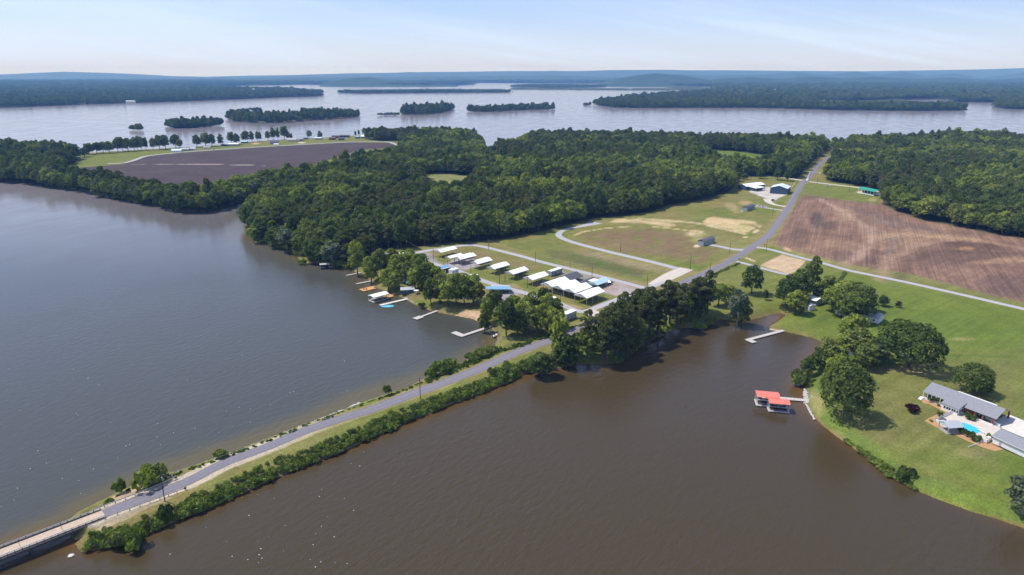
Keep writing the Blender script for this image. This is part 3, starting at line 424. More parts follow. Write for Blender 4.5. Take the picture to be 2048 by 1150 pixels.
# ================================================================ trees
def lobed(kind,seed,nl,nq,h=16,w_=11):
    r=np.random.default_rng(seed); L_=[]
    if kind=='pine':
        for i in range(nl):
            t=i/(nl-1); z=h*(.24+.66*t); rr=w_/2*.9*math.sqrt(max(.02,1-((t-.35)/.72)**2))*r.uniform(.6,1.0); an=i*2.4+r.uniform(-.5,.5); q=rr*(.75 if t<.93 else .3)
            L_.append((q*math.cos(an),q*math.sin(an),z,max(1.0,w_*.24*r.uniform(.75,1.15)*(1-.12*t)),.62))
    else:
        for i in range(nl):
            t=(i+.5)/nl; ph=i*2.4; cz=1-1.75*t; sr=math.sqrt(max(0,1-cz*cz)); k=r.uniform(.52,.72)
            L_.append((math.cos(ph)*sr*w_/2*k,math.sin(ph)*sr*w_/2*k,h*(.52+.37*cz*r.uniform(.85,1.08)),w_*r.uniform(.15,.24),.85))
        L_.append((0,0,h*.55,w_*.3,1.1)); L_.append((0,0,h*.36,w_*.3,.9))
    A=np.array(L_); per=r.multinomial(nq,A[:,3]**2/np.sum(A[:,3]**2)); cs=[];ns=[]
    for (x,y,z,rad,fz),k in zip(L_,per):
        d=r.normal(size=(k,3)); d/=np.linalg.norm(d,axis=1)[:,None]; d[:,2]=np.where(d[:,2]<-.35,-d[:,2],d[:,2])
        s=rad*r.uniform(.72,1.08,k)[:,None]; p=np.array((x,y,z))+d*s*np.array((1,1,fz)); cs.append(p); ns.append(d)
    c=np.concatenate(cs); nrm=np.concatenate(ns)+r.normal(size=(len(c),3))*.55; nrm[:,2]+=.15; nrm/=np.linalg.norm(nrm,axis=1)[:,None]
    keep=np.ones(len(c),bool)
    for (x,y,z,rad,fz) in L_: keep&=(np.linalg.norm((c-np.array((x,y,z)))/np.array((1,1,fz)),axis=1)>rad*.62)
    c=c[keep]; nrm=nrm[keep]; k=len(c)
    u=np.cross(nrm,r.normal(size=(k,3))); u/=np.linalg.norm(u,axis=1)[:,None]; v_=np.cross(nrm,u)
    sz=(r.uniform(.32,.72,k) if kind!='pine' else r.uniform(.3,.6,k))[:,None]*min(1.15,w_/11); el=r.uniform(.55,1.0,k)[:,None]
    V=np.stack([c-u*sz-v_*sz*el*.5,c+u*sz*.2-v_*sz*el,c+u*sz+v_*sz*el*.3,c-u*sz*.25+v_*sz*el],1).reshape(-1,3); F_=np.arange(4*k).reshape(k,4)
    return V,F_,L_
def leafmesh(name,V,F_,mtl):
    me=bpy.data.meshes.new(name); me.from_pydata(V.tolist(),[],F_.tolist()); me.materials.append(mtl); return me
def trunkmesh(kind,L_,h,w_,mtl,seed):
    mb=MB(); r=random.Random(seed); top=h*(.92 if kind=='pine' else .62); b=h*.021
    pts=[Vector((0,0,-.6)),Vector((r.uniform(-.2,.2),r.uniform(-.2,.2),top*.35)),Vector((r.uniform(-.4,.4),r.uniform(-.4,.4),top*.7)),Vector((0,0,top))]; rad=[b*1.25,b,b*.75,b*.3]
    for i in range(3): mb.tube(pts[i],pts[i+1],rad[i],rad[i+1],7)
    for (x,y,z,q,fz) in L_[:10 if kind!='pine' else 12]:
        zz_=max(h*.22,z-math.hypot(x,y)*(.8 if kind!='pine' else .15)); zz_=min(zz_,top*.96); mb.tube((0,0,zz_),(x,y,z),b*.38,b*.12,4)
    return mb.mesh('trunk',mtl)
PROTO={}; TREES=[]
def proto(key,kind,fm,n,nl,nq,h,w_,tm='trunk'):
    PROTO[key]=[]
    for i in range(n):
        V,F_,L_=lobed(kind,hash(key)%1000*0+len(PROTO)*31+i*7,nl,nq,h,w_); PROTO[key].append((leafmesh('crown',V,F_,FM[fm]),trunkmesh(kind,L_,h,w_,M[tm],i),h,w_))
proto('pine','pine','pine',3,17,2300,20,9.5); proto('oak','oak','oak',3,17,2400,16,12); proto('bright','oak','bright',2,15,2000,16,11); proto('dark','oak','dark',3,17,2400,16,13); proto('grey','oak','grey',1,14,1700,14,9,'birch'); proto('purple','oak','purple',1,9,700,4,5)
proto('grand','oak','dark',2,34,8500,23,26)
KIND={'grand':('broadleaf_tree','tree'),'pine':('pine_tree','pine tree'),'oak':('broadleaf_tree','tree'),'bright':('broadleaf_tree','tree'),'dark':('broadleaf_tree','tree'),'grey':('willow_tree','tree'),'purple':('plum_tree','tree')}
def tree(kind,loc,h,w_,label,group=None,seed=None):
    r=random.Random(seed if seed is not None else int(loc[0]*13+loc[1]*7)); pr=PROTO[kind]; cm,tm,h0,w0=pr[r.randrange(len(pr))]
    o=thing(KIND[kind][0],label,KIND[kind][1],(loc[0],loc[1],loc[2]-.1),r.uniform(0,6.28),group); o.scale=(w_/w0,w_/w0*r.uniform(.92,1.08),h/h0)
    TREES.append((o,label,proj(loc[0],loc[1],LZ)[0]))
    for nm,me in (('crown',cm),('trunk',tm)):
        c=bpy.data.objects.new(nm,me); COL.objects.link(c); c.parent=o
    return o
KS=1.47
def gz(px,py): # ground height under a pixel
    i=min(len(PY)-1,np.searchsorted(-PY,-py)); j=min(len(PX)-1,np.searchsorted(PX,px)); return max(0.05,float(Z[i,j]))
def T(kind,px,py,h,w_,label,group=None): p=at(px,py); p.z=gz(px,py); return tree(kind,p,h*KS,w_*KS,label,group)
def inpoly(x,y,P):
    c=False; n=len(P); j=n-1
    for i in range(n):
        if (P[i][1]>y)!=(P[j][1]>y) and x<(P[j][0]-P[i][0])*(y-P[i][1])/(P[j][1]-P[i][1])+P[i][0]: c=not c
        j=i
    return c
def scatter(P,sp,seed,jit=.42,excl=()):
    W=[atn(*p) for p in P]; x0=min(p[0] for p in W);x1=max(p[0] for p in W);y0=min(p[1] for p in W);y1=max(p[1] for p in W); r=np.random.default_rng(seed)
    gx,gy=np.meshgrid(np.arange(x0,x1,sp),np.arange(y0,y1,sp)); gx=gx+(np.arange(gx.shape[0])%2)[:,None]*sp/2+r.uniform(-jit,jit,gx.shape)*sp; gy=gy+r.uniform(-jit,jit,gy.shape)*sp; gx=gx.ravel();gy=gy.ravel()
    def ins(Q):
        m=np.zeros(len(gx),bool); j=len(Q)-1
        for i in range(len(Q)):
            xi,yi=Q[i];xj,yj=Q[j]
            if yi!=yj: m^=((yi>gy)!=(yj>gy))&(gx<(xj-xi)*(gy-yi)/(yj-yi)+xi)
            j=i
        return m
    m=ins(W)
    for e_ in excl: m&=~ins([atn(*p) for p in e_])
    return gx[m],gy[m]
def kindpick(x,y,r,pmix): # pines and hardwoods grow in stands
    s=vnoise(np.array([x/70.]),np.array([y/70.]),50)[0]+r.uniform(-.22,.22)
    return ('pine' if s<pmix else ('dark' if s<pmix+.2 else ('oak' if s<pmix+.42 else 'bright')))
STUFF=[]   # (kind, x, y, z, scale_w, scale_h) for the mass of trees
WOODS=[(F1,9.1,'the big wood',.33,CLEAR,(20,28)),(F2,8.0,'the wooded spit',.26,(),(19,26)),(F3,8.6,'the west wood',.35,(),(22,30)),(F4,9.2,'the east wood',.27,(),(20,27))]
cand=[]; rr=random.Random(5)
for wi,(P,sp,nm,pm,ex,hh) in enumerate(WOODS):
    X,Y=scatter(P,sp,100+wi,excl=ex)
    for x,y in zip(X,Y):
        k=kindpick(x,y,rr,pm); h=rr.uniform(hh[0]-3,hh[1]+1)*(1.22 if rr.random()<.07 else 1)*(.98 if k=='pine' else .92); w_=rr.uniform(10,17)*(.98 if k=='pine' else 1.14); px,py=proj(x,y,LZ)
        sh=float(SH[min(len(PY)-1,np.searchsorted(-PY,-py)),min(len(PX)-1,np.searchsorted(PX,px))]) if -750<px<2830 else 30
        if sh<14: k=rr.choice(['oak','oak','bright','dark','grey']) if rr.random()<.75 else k; h*=.78
        cand.append([py,wi,k,x,y,h,w_,px])
# the trees that show largest: the front rank of each wood, nearest the camera
frontscore={}
def front(c):
    py,wi,k,x,y,h,w_,px=c
    if not(-20<px<2068): return -1
    b=int(px//14); return py
cols={}
for c in cand:
    if -10<c[7]<2058: cols.setdefault((c[1],int(c[7]//13)),[]).append(c)
for v_ in cols.values(): v_.sort(key=lambda c:-c[0])
ranked=sorted([(-(v_[q][0]-q*9),id(v_[q]),v_[q]) for v_ in cols.values() for q in range(min(3,len(v_)))],key=lambda t:t[0])
sel=[t[2] for t in ranked if t[2][0]>372][:150]; selid={id(c) for c in sel}
WN={0:'the big wood beside the camper park',1:'the wooded spit below the brown field',2:'the west wood on the lake',3:'the east wood beyond the ploughed field'}
DK={'pine':'dark pine tree','oak':'green leafy tree','dark':'dark round tree','bright':'light green tree','grey':'grey green tree'}
def where(c):
    wi,px,py=c[1],c[7],c[0]
    if wi==0:
        for lim,t in ((560,'at the lake point of the big wood'),(650,'at the big wood waterline by the covered boat'),(760,'at the big wood edge behind the docks'),(860,'at the big wood edge above the camp corner'),(1000,'at the big wood edge behind the first carports'),(1150,'at the big wood edge by the loop road bend'),(1300,'at the big wood edge by the sandy track'),(2048,'at the big wood edge near the barns')):
            if px<lim: return t
    if wi==1:
        for lim,t in ((180,'at the spit root near the west wood'),(330,'on the spit below the brown field'),(450,'at the tip of the wooded spit'),(700,'on the spit beside the narrow cove')):
            if px<lim: return t
    if wi==2: return 'at the waterline of the west wood'
    for lim,t in ((1760,'at the east wood edge beside the crossroads'),(1900,'at the east wood edge behind the green roof'),(2100,'at the east wood edge above the ploughed field')):
        if px<lim: return t
    return 'in the east wood'
for c in cand:
    py,wi,k,x,y,h,w_,px=c
    if not(-330<px<2400): continue
    if id(c) in selid:
        t=DK[k]+' '+where(c); tree(k,(x,y,LZ if py>300 else LZ),h,w_,t,t.replace(' tree ',' trees '))
    else: STUFF.append((k,x,y,LZ,w_,h))
# trees that stand apart, each by its own foot
T('bright',715,543,20,9,'tallest light green tree standing at the shore above the short pier')
T('bright',742,558,15,9,'light green tree between the short pier and the long pier'); T('oak',762,554,15,10,'leafy tree above the tan floating platform')
camp=[(830,577,11,8,'bright'),(790,577,10,7,'bright'),(804,560,13,9,'bright'),(858,574,13,9,'bright'),(873,577,12,9,'bright'),(842,574,11,8,'oak'),(776,574,12,9,'bright'),(797,560,14,11,'bright'),(816,552,15,12,'bright'),(787,545,13,9,'oak'),(840,558,14,11,'bright'),(850,588,15,10,'dark'),(812,566,10,7,'oak'),(868,592,13,9,'pine'),(880,606,14,9,'oak'),(896,611,13,9,'bright'),(912,609,15,9,'bright'),(929,611,13,9,'oak'),(946,605,14,9,'bright'),(862,606,13,7,'dark'),(956,611,11,7,'oak'),(974,641,13,6,'bright'),(986,626,11,6,'oak'),(994,619,9,5,'oak'),(900,590,10,8,'oak'),(925,588,11,9,'bright'),(885,582,10,7,'bright')]
for x,y,h,w_,k in camp: t=DK[k]+' in the grove above the lakeside lawn'; T(k,x,y,h,w_,t,t.replace(' tree ',' trees '))
grove=[(1046,660,13,9,'bright'),(1060,668,12,8,'oak'),(1034,672,12,8,'oak'),(1081,668,13,8,'bright'),(1095,660,13,8,'oak'),(1030,642,12,8,'bright'),(1060,640,12,9,'oak'),(1094,640,12,8,'bright'),(1104,672,13,7,'bright'),(1086,624,11,7,'dark'),(1020,655,11,7,'bright'),(1110,655,12,8,'oak')]
for x,y,h,w_,k in grove: t=DK[k]+' in the grove between campground and causeway'; T(k,x,y,h,w_,t,t.replace(' tree ',' trees '))
T('dark',1013,672,16,10,'big dark tree at the water by the blue boat'); T('oak',969,655,9,5,'small tree at the root of the L shaped pier')
T('bright',1117,716,19,8,'tall light tree overhanging the causeway road'); T('dark',1130,722,12,9,'dark low tree under the tall overhanging one'); T('oak',1151,719,12,9,'rounded tree between the overhanging one and the pines'); T('oak',1180,712,13,8,'bushy tree at the west end of the pine row'); T('dark',1082,741,9,10,'low dark tree at the cove bank below the road')
pr=[(1165,712),(1180,721),(1238,722),(1289,682),(1330,661),(1360,651),(1416,638),(1412,616),(1350,630),(1290,654),(1228,684)]
X,Y=scatter(pr,6.9,77,.3); t='tall dark pine tree in the row between road and brown cove'
for x,y in zip(X,Y):
    r=random.Random(int(x*7+y)); p=proj(x,y,LZ); k='pine' if r.random()<.86 else 'oak'
    t2=t if k=='pine' else 'broadleaf tree mixed into the row of pines by the cove'
    tree(k,(x,y,LZ-.5),r.uniform(24,31)*(1 if k=='pine' else .7),r.uniform(11,14),t2,t2)
T('bright',1436,612,11,9,'light green tree on the grass east of the pine row'); T('bright',1456,606,9,8,'small light tree next to the grey green willow'); T('grey',1474,642,17,9,'tall grey green tree at the head of the brown cove'); T('oak',1484,640,12,8,'leafy tree crowding the grey green one at the cove head'); T('dark',1503,588,14,11,'wide dark tree alone on the lawn by the farm driveway'); T('dark',1530,600,5,3,'small dark sapling near the inlet of the cove')
T('dark',1576,612,13,13,'dark dense tree leftmost in the cluster behind the white shed'); T('dark',1600,600,14,12,'dark dense tree behind the white shed'); T('oak',1624,578,16,8,'tallest tree near the dirt lot, open and leafy'); T('dark',1583,594,11,9,'dark tree between the inlet and the dirt lot'); T('bright',1590,627,11,10,'light green tree at the shore left of the white shed'); T('oak',1605,617,8,6,'low tree touching the white shed'); T('oak',1655,592,10,8,'mid green tree behind the tin roofed shed'); T('dark',1642,603,9,9,'dark tree right behind the tin roofed shed'); T('bright',1664,622,12,9,'light tree right of the tin roofed shed')
for x,y,h,w_,k in ((1688,606,11,11,'bright'),(1706,622,13,12,'oak'),(1682,632,11,11,'oak'),(1722,640,13,12,'dark'),(1700,646,12,11,'oak'),(1728,622,11,10,'dark')): t=DK[k]+' in the clump hiding the white house'; T(k,x,y,h,w_,t,t.replace(' tree ',' trees '))
T('dark',1766,612,5,5,'round dark bushy tree alone right of the leaning pole'); T('purple',1796,615,2.9,3.2,'small purple leaved tree alone on the sloping lawn')
for x,y,h,w_,k in ((1703,700,15,11,'bright'),(1712,712,11,11,'oak'),(1690,708,9,8,'bright'),(1655,735,11,10,'oak'),(1640,736,9,7,'dark'),(1672,738,8,8,'oak'),(1731,736,9,10,'oak'),(1745,716,9,9,'bright'),(1768,694,7,6,'bright'),(1780,700,7,6,'dark'),(1756,728,8,8,'grey')): t=DK[k]+' in the clump by the round oak on the shore'; T(k,x,y,h,w_,t,t.replace(' tree ',' trees '))
T('grand',1817,733,15.5,21,'huge round dark oak on the lawn right of the shore clump'); T('oak',1616,741,8,5.5,'small sapling standing at the water above the boathouse dock'); T('oak',1703,757,8.5,9.5,'low tree with a round shadow between the two big oaks')
T('grand',1686,833,16.5,15.5,'big dark full tree on the bank beside the boathouse dock'); T('bright',1667,800,17,8,'light green tree rising behind the big bank tree'); T('grand',1941,786,9.5,12,'spreading dark tree behind the ranch house'); T('dark',1960,786,6,8,'low side tree touching the spreading tree behind the ranch house')
T('grey',2046,1022,10,9,'silvery tree at the far right edge of the lawn')
for x,y,h,w_,k in ((1652,298,14,10,'oak'),(1662,300,13,9,'bright'),(1673,301,12,9,'bright'),(1684,302,13,10,'bright'),(1695,301,14,10,'oak'),(1668,295,15,11,'oak'),(1681,296,15,11,'oak'),(1700,296,15,11,'dark'),(1640,296,15,11,'dark')): t=DK[k]+' closing the far end of the main road'; T(k,x,y,h,w_,t,t.replace(' tree ',' trees '))
# far bank row: countable trees above the brown field
row=[(169,314,13,14,'dark'),(178,309,17,14,'oak'),(194,307,17,14,'dark'),(207,306,17,14,'oak'),(220,306,18,13,'oak'),(236,304,22,12,'oak'),(246,303,22,13,'oak'),(257,303,21,14,'oak'),(269,302,21,11,'oak'),(276,301,22,10,'oak'),(284,301,22,8,'oak'),(292,300,20,8,'oak'),(307,300,19,9,'oak'),(320,299,23,14,'oak'),(331,298,23,13,'oak'),(352,296,22,16,'dark'),(360,297,16,9,'oak'),(394,294,20,13,'oak'),(412,293,23,16,'oak'),(424,293,21,12,'oak'),(442,292,20,9,'oak'),(463,288,21,13,'oak'),(474,289,19,11,'dark'),(492,285,20,13,'oak'),(504,284,19,8,'oak'),(516,283,18,8,'oak'),(520,282,16,7,'oak'),(536,281,17,9,'oak'),(547,280,22,11,'oak'),(556,280,22,8,'oak'),(569,279,25,15,'oak'),(577,279,14,9,'oak'),(583,278,12,5,'oak'),(619,277,16,11,'grey'),(640,275,15,10,'oak'),(711,273,11,4,'dark'),(718,272,12,4,'dark'),(729,271,15,9,'oak'),(739,271,15,9,'oak'),(749,271,16,8,'oak'),(757,271,15,7,'oak'),(763,271,17,9,'dark')]
dl={'dark':'dark leafy lakeshore tree','oak':'open crowned lakeshore tree','grey':'lone thin tree with a flat crown'}
for x,y,h,w_,k in row:
    t=(dl[k]+(' on the field edge beside the west wood' if x<235 else ' in the airy row along the grassy point' if x<380 else ' above the lakeside cabins' if x<590 else ' standing apart on the green point' if x<660 else ' by the white roofed shed on the point'))
    T(k,x,y,h*.86,w_*.95,t,t.replace(' tree ',' trees ').replace('lone ','lone '))
T('pine',945,281,16,4,'lone spiky tree rising at the edge of the notch bay')
for i,(x,y) in enumerate(((1477,357),(1467,360),(1489,359))): T('dark',x,y,6+i%2,8,'round dark bush like tree beside the cross road meadow','round bush like trees beside the cross road meadow')
for i,(x,y,h) in enumerate(((1555,360,11),(1575,362,11),(1521,357,9))): T('dark',x,y,h,9,'roadside tree with a long shadow by the cross road','roadside trees by the cross road')
TENS=['','','twenty','thirty','forty','fifty','sixty']; ONES=['','first','second','third','fourth','fifth','sixth','seventh','eighth','ninth','tenth','eleventh','twelfth','thirteenth','fourteenth','fifteenth','sixteenth','seventeenth','eighteenth','nineteenth']
def ordn(i): return ONES[i] if i<20 else (TENS[i//10][:-1]+'ieth' if i%10==0 else TENS[i//10]+' '+ONES[i%10])
byl={}
for o,lb,px in TREES: byl.setdefault(lb,[]).append((px,o))
for lb,v_ in byl.items():
    if len(v_)<2: continue
    v_.sort(key=lambda q:q[0])
    for i,(px,o) in enumerate(v_):
        s=ordn(i+1)+' '+lb.replace(' tree',' tree from left',1); assert len(s.split())<=16,s; o['label']=s
# islands and far shores
far_r=random.Random(9)
def mass(P,sp,h,w_,kinds,seed,zf=None,wh=1):
    X,Y=scatter(P,sp,seed)
    for x,y in zip(X,Y):
        k=far_r.choice(kinds); s=far_r.uniform(.5,1.15)*(1.3 if far_r.random()<.14 else 1); FARPTS.append((k,x,y,(zf(x,y) if zf else 1.0),w_*far_r.uniform(.85,1.2),h*s))
ISL=[]
FARPTS=[]
for i,f in enumerate(FAR):
    if i in (8,): continue
    if i in (10,11): continue
    FARPTS_=FARPTS; FARPTS=[]; mass(f,7.0 if i in (0,1) else (14 if i<7 and i not in (7,) else 18),[17,20,24,14,27,9,21,19,0,22,0,0,14][i],14,['dark','oak','dark'],300+i); ISL.append((i,FARPTS)); FARPTS=FARPTS_
tz=lambda x,y: LZ+float(terr(np.array([x]),np.array([y]))[0])
near_strip=[(1186,208),(1228,214),(1275,215),(1348,214.4),(1512,214.4),(1560,215.4),(1690,219.4),(1826,220.4),(1934,219.4),(1925,216),(1850,213.5),(1780,211),(1700,206),(1500,197),(1400,192),(1250,199)]
def fieldmask(x,y):
    px,py=proj(x,y,LZ); return any(inpoly(px,py,q) for q in ([(1632,202),(1692,202.4),(1700,206),(1812,208),(1804,213.4),(1700,213),(1634,211)],[(1540,205),(1562,205),(1567,212),(1543,212)]))
mass(near_strip,15,22,17,['dark','oak','dark'],401,tz); FARPTS=[p for p in FARPTS if not fieldmask(p[1],p[2])]
mass([(1984,212),(2010,216.6),(2050,217.6),(2500,219),(2500,205),(1995,205)],16,22,17,['dark','oak'],402,tz)
mass([(-300,216),(0,214),(120,210),(160,208),(362,202),(485,197),(581,193),(630,192),(647,189.4),(645,187),(610,185),(480,184),(300,188),(0,193),(-300,194)],16,21,18,['dark','oak','dark'],403,tz)
mass([(-300,194),(0,193),(300,188),(480,184),(610,185),(560,181.4),(365,177),(100,173),(-300,171)],34,24,40,['dark','dark','oak'],404,tz)
mass([(1245,197),(1400,192),(1500,197),(1700,203),(1808,199),(1880,197),(1900,203),(1992,204),(2300,203),(2300,176),(1425,176),(1420,187)],30,24,34,['dark','dark','oak'],405,tz)
mass([(-300,171),(100,172),(362,173.6),(480,171),(620,168.5),(730,172),(860,172),(945,168.6),(952,165),(1185,166.6),(1330,172),(1420,176),(2300,176),(2300,166),(1500,160),(1000,160),(-300,163)],85,30,95,['dark'],406,tz)
def stuffobj(name,label,pts,keys):
    """one mass of trees: points that carry whole crowns"""
    me=bpy.data.meshes.new(name); me.from_pydata([(p[1],p[2],p[3]) for p in pts],[],[]); n=len(pts); flat=[(k,i) for k in keys for i in range(len(PROTO[k]))]; r=random.Random(n)
    va=me.attributes.new('variant','INT','POINT'); ro=me.attributes.new('rot','FLOAT_VECTOR','POINT'); sc=me.attributes.new('scl','FLOAT_VECTOR','POINT'); vi=[];rv=[];sv=[]
    for p in pts:
        i=r.choice([q for q,(k,_) in enumerate(flat) if k==p[0]]); _,_,h0,w0=PROTO[flat[i][0]][flat[i][1]]; vi.append(i); rv+=[0,0,r.uniform(0,6.28)]; sv+=[p[4]/w0,p[4]/w0,p[5]/h0]
    va.data.foreach_set('value',vi); ro.data.foreach_set('vector',rv); sc.data.foreach_set('vector',sv)
    o=bpy.data.objects.new(name,me); COL.objects.link(o); tag(o,label,kind='stuff'); o['category']='trees'
    g=bpy.data.node_groups.new(name,'GeometryNodeTree'); g.interface.new_socket('Geometry',in_out='INPUT',socket_type='NodeSocketGeometry'); g.interface.new_socket('Geometry',in_out='OUTPUT',socket_type='NodeSocketGeometry')
    gi=g.nodes.new('NodeGroupInput'); go=g.nodes.new('NodeGroupOutput'); jn=g.nodes.new('GeometryNodeJoinGeometry')
    def na(nm,ty): q=g.nodes.new('GeometryNodeInputNamedAttribute'); q.data_type=ty; q.inputs['Name'].default_value=nm; return q.outputs['Attribute']
    A,B_,C_=na('variant','INT'),na('rot','FLOAT_VECTOR'),na('scl','FLOAT_VECTOR')
    for i,(k,j) in enumerate(flat):
        if i not in vi: continue
        cmp_=g.nodes.new('FunctionNodeCompare'); cmp_.data_type='INT'; cmp_.operation='EQUAL'; ins_=[s_ for s_ in cmp_.inputs if s_.type=='INT']; g.links.new(A,ins_[0]); ins_[1].default_value=i
        oi=g.nodes.new('GeometryNodeObjectInfo'); oi.transform_space='ORIGINAL'; oi.inputs['Object'].default_value=CROWNOBJ[(k,j)]; oi.inputs['As Instance'].default_value=True
        ip=g.nodes.new('GeometryNodeInstanceOnPoints'); g.links.new(gi.outputs[0],ip.inputs['Points']); g.links.new(cmp_.outputs[0],ip.inputs['Selection']); g.links.new(oi.outputs['Geometry'],ip.inputs['Instance']); g.links.new(B_,ip.inputs['Rotation']); g.links.new(C_,ip.inputs['Scale']); g.links.new(ip.outputs[0],jn.inputs[0])
    g.links.new(jn.outputs[0],go.inputs[0]); md=o.modifiers.new('crowns','NODES'); md.node_group=g; return o
CROWNOBJ={}
for o in list(COL.objects):
    if o.type=='MESH' and o.name.startswith('crown'):
        for k,v_ in PROTO.items():
            for j,q in enumerate(v_):
                if q[0]==o.data and (k,j) not in CROWNOBJ: CROWNOBJ[(k,j)]=o
for k,v_ in PROTO.items():
    for j,q in enumerate(v_):
        if (k,j) not in CROWNOBJ: print('no crown object for',k,j)
KEYS=[k for k in ('pine','oak','bright','dark','grey')]
CK={k:[j for j in range(len(PROTO[k])) if (k,j) in CROWNOBJ] for k in KEYS}
stuffobj('forest','wood of pines and hardwoods around the fields',STUFF,KEYS)
stuffobj('far_forest','far off woods beyond the wide lake',FARPTS,KEYS)
iln={0:'tiny round wooded islet nearest the west shore',1:'small wooded island left of the long one',2:'long wooded island with two humps',3:'tiny tree clump behind the long island',4:'wooded island with a round hump and a spit',5:'low bushes on the thin spit of the humped island',6:'flat narrow wooded island in mid lake',7:'long thin wooded island far out',9:'far flat wooded island near the hills',12:'small tree tuft off the far strip of woods'}
for i,pts in ISL:
    if pts: stuffobj('island_woods',iln[i],pts,KEYS)
# ---- bushes
def bushproto(fm,seed,nq=420,h=2.6,w_=4.2):
    r=np.random.default_rng(seed); L_=[(r.uniform(-.3,.3)*w_,r.uniform(-.3,.3)*w_,h*r.uniform(.3,.55),w_*r.uniform(.2,.32)) for _ in range(6)]
    c=[];nn=[]
    for x,y,z,rad in L_:
        k=nq//6; d=r.normal(size=(k,3)); d/=np.linalg.norm(d,axis=1)[:,None]; d[:,2]=abs(d[:,2])*1.0-.25; c.append(np.array((x,y,z))+d*rad*r.uniform(.8,1.1,k)[:,None]*np.array((1,1,h/w_*1.5))); nn.append(d)
    c=np.concatenate(c); n_=np.concatenate(nn)+r.normal(size=(len(c),3))*.5; n_/=np.linalg.norm(n_,axis=1)[:,None]; k=len(c)
    u=np.cross(n_,r.normal(size=(k,3))); u/=np.linalg.norm(u,axis=1)[:,None]; v_=np.cross(n_,u); sz=r.uniform(.2,.42,k)[:,None]
    V=np.stack([c-u*sz-v_*sz*.5,c+u*sz*.2-v_*sz,c+u*sz+v_*sz*.3,c-u*sz*.25+v_*sz],1).reshape(-1,3); return leafmesh('bush',V,np.arange(4*k).reshape(k,4),FM[fm])
BUSH={'shrub':[bushproto('shrub',i) for i in (1,2,3)],'oak':[bushproto('oak',4),bushproto('oak',5)],'dark':[bushproto('dark',6)],'bright':[bushproto('bright',7)],'purple':[bushproto('purple',8)]}
def bush(kind,px,py,w_,h,label,group=None,z=None,name='bush'):
    p=at(px,py); p.z=gz(px,py) if z is None else z; r=random.Random(int(px*3+py)); me=r.choice(BUSH[kind]); o=bpy.data.objects.new(name,me); COL.objects.link(o); o.location=p; o.rotation_euler=(0,0,r.uniform(0,6)); o.scale=(w_/4.6,w_/4.6,h/2.4); tag(o,label,'bush',group); return o
BO={}
for k,px,py,w_,h,t in (('shrub',862,753,8,6.5,'left clump of the big rounded bush hedge on the lake side'),('shrub',880,744,10,7.5,'middle clump of the big rounded bush hedge on the lake side'),('shrub',900,735,9,6.5,'right clump of the big rounded bush hedge on the lake side'),('oak',940,720,10,4.5,'low long bush between the hedge and the dead tree'),('oak',960,712,10,5,'low bush just left of the dead tree by the road'),('oak',980,703,8,4,'low bush under the dead tree'),
 ('bright',295,968,12,8,'wide bright bush behind the bridge guardrail'),('oak',312,962,9,6,'right half of the bush behind the bridge guardrail'),('shrub',241,983,5.5,6,'small upright bush at the bridge end, lake side'),('oak',436,914,7,3.5,'low fern like bush at the lake edge past the sign'),('oak',776,788,5,5.5,'feathery bush at the lake edge left of the utility pole'),('dark',327,1030,5,6.5,'dark bush at the foot of the bridge side pole'),
 ('dark',843,607,5,4.5,'round bush at the shore between two piers'),('dark',1810,948,6.5,5.5,'round dark bush on the cove bank below the lawn'),('dark',1604,757,11,8,'wide bush standing in the water above the red boathouse'),('oak',1593,752,6,6.5,'upright bush on the water side of the wide shore bush'),('oak',1425,645,7,5,'bush on the grassy spit at the end of the pine row'),('bright',1408,648,6,4,'yellow green bush at the end of the pine row'),('shrub',1395,648,6,4,'dark leaved bush under the last pine by the cove'),
 ('shrub',605,521,9,5,'pale bush overhanging the lake at the big wood corner'),('oak',966,643,5,3.5,'small bush at the root of the long L pier'),('purple',1824,823,6.5,3.6,'low purple bush alone on the lawn by the ranch house'),('shrub',262,1075,9,7,'big bush on the cove bank below the bridge end'),('oak',235,1080,9,6,'bush at the point of the bank beside the bridge'),('bright',880,606,3.5,2.5,'tiny bush on the lakeside lawn')):
    BO[k]=bush(k,px,py,w_,h,t)
def bankpts(line,w0,w1,n,seed,s=(2.2,4.4),hh=(1.4,3.2)):
    r=random.Random(seed); out=[]; P=[atn(*p) for p in line]; Ls=[math.hypot(P[i+1][0]-P[i][0],P[i+1][1]-P[i][1]) for i in range(len(P)-1)]; tot=sum(Ls)
    for _ in range(n):
        t=r.random()*tot; i=0
        while t>Ls[i] and i<len(Ls)-1: t-=Ls[i]; i+=1
        f=min(1,t/Ls[i]); d=((P[i+1][0]-P[i][0])/Ls[i],(P[i+1][1]-P[i][1])/Ls[i]); o_=w0+(w1-w0)*r.random()
        x=P[i][0]+d[0]*Ls[i]*f-d[1]*o_; y=P[i][1]+d[1]*Ls[i]*f+d[0]*o_; px,py=proj(x,y,LZ); z=gz(px,py)
        if z>.15: out.append((x,y,z-.2,r.uniform(*s),r.uniform(*hh)))
    return out
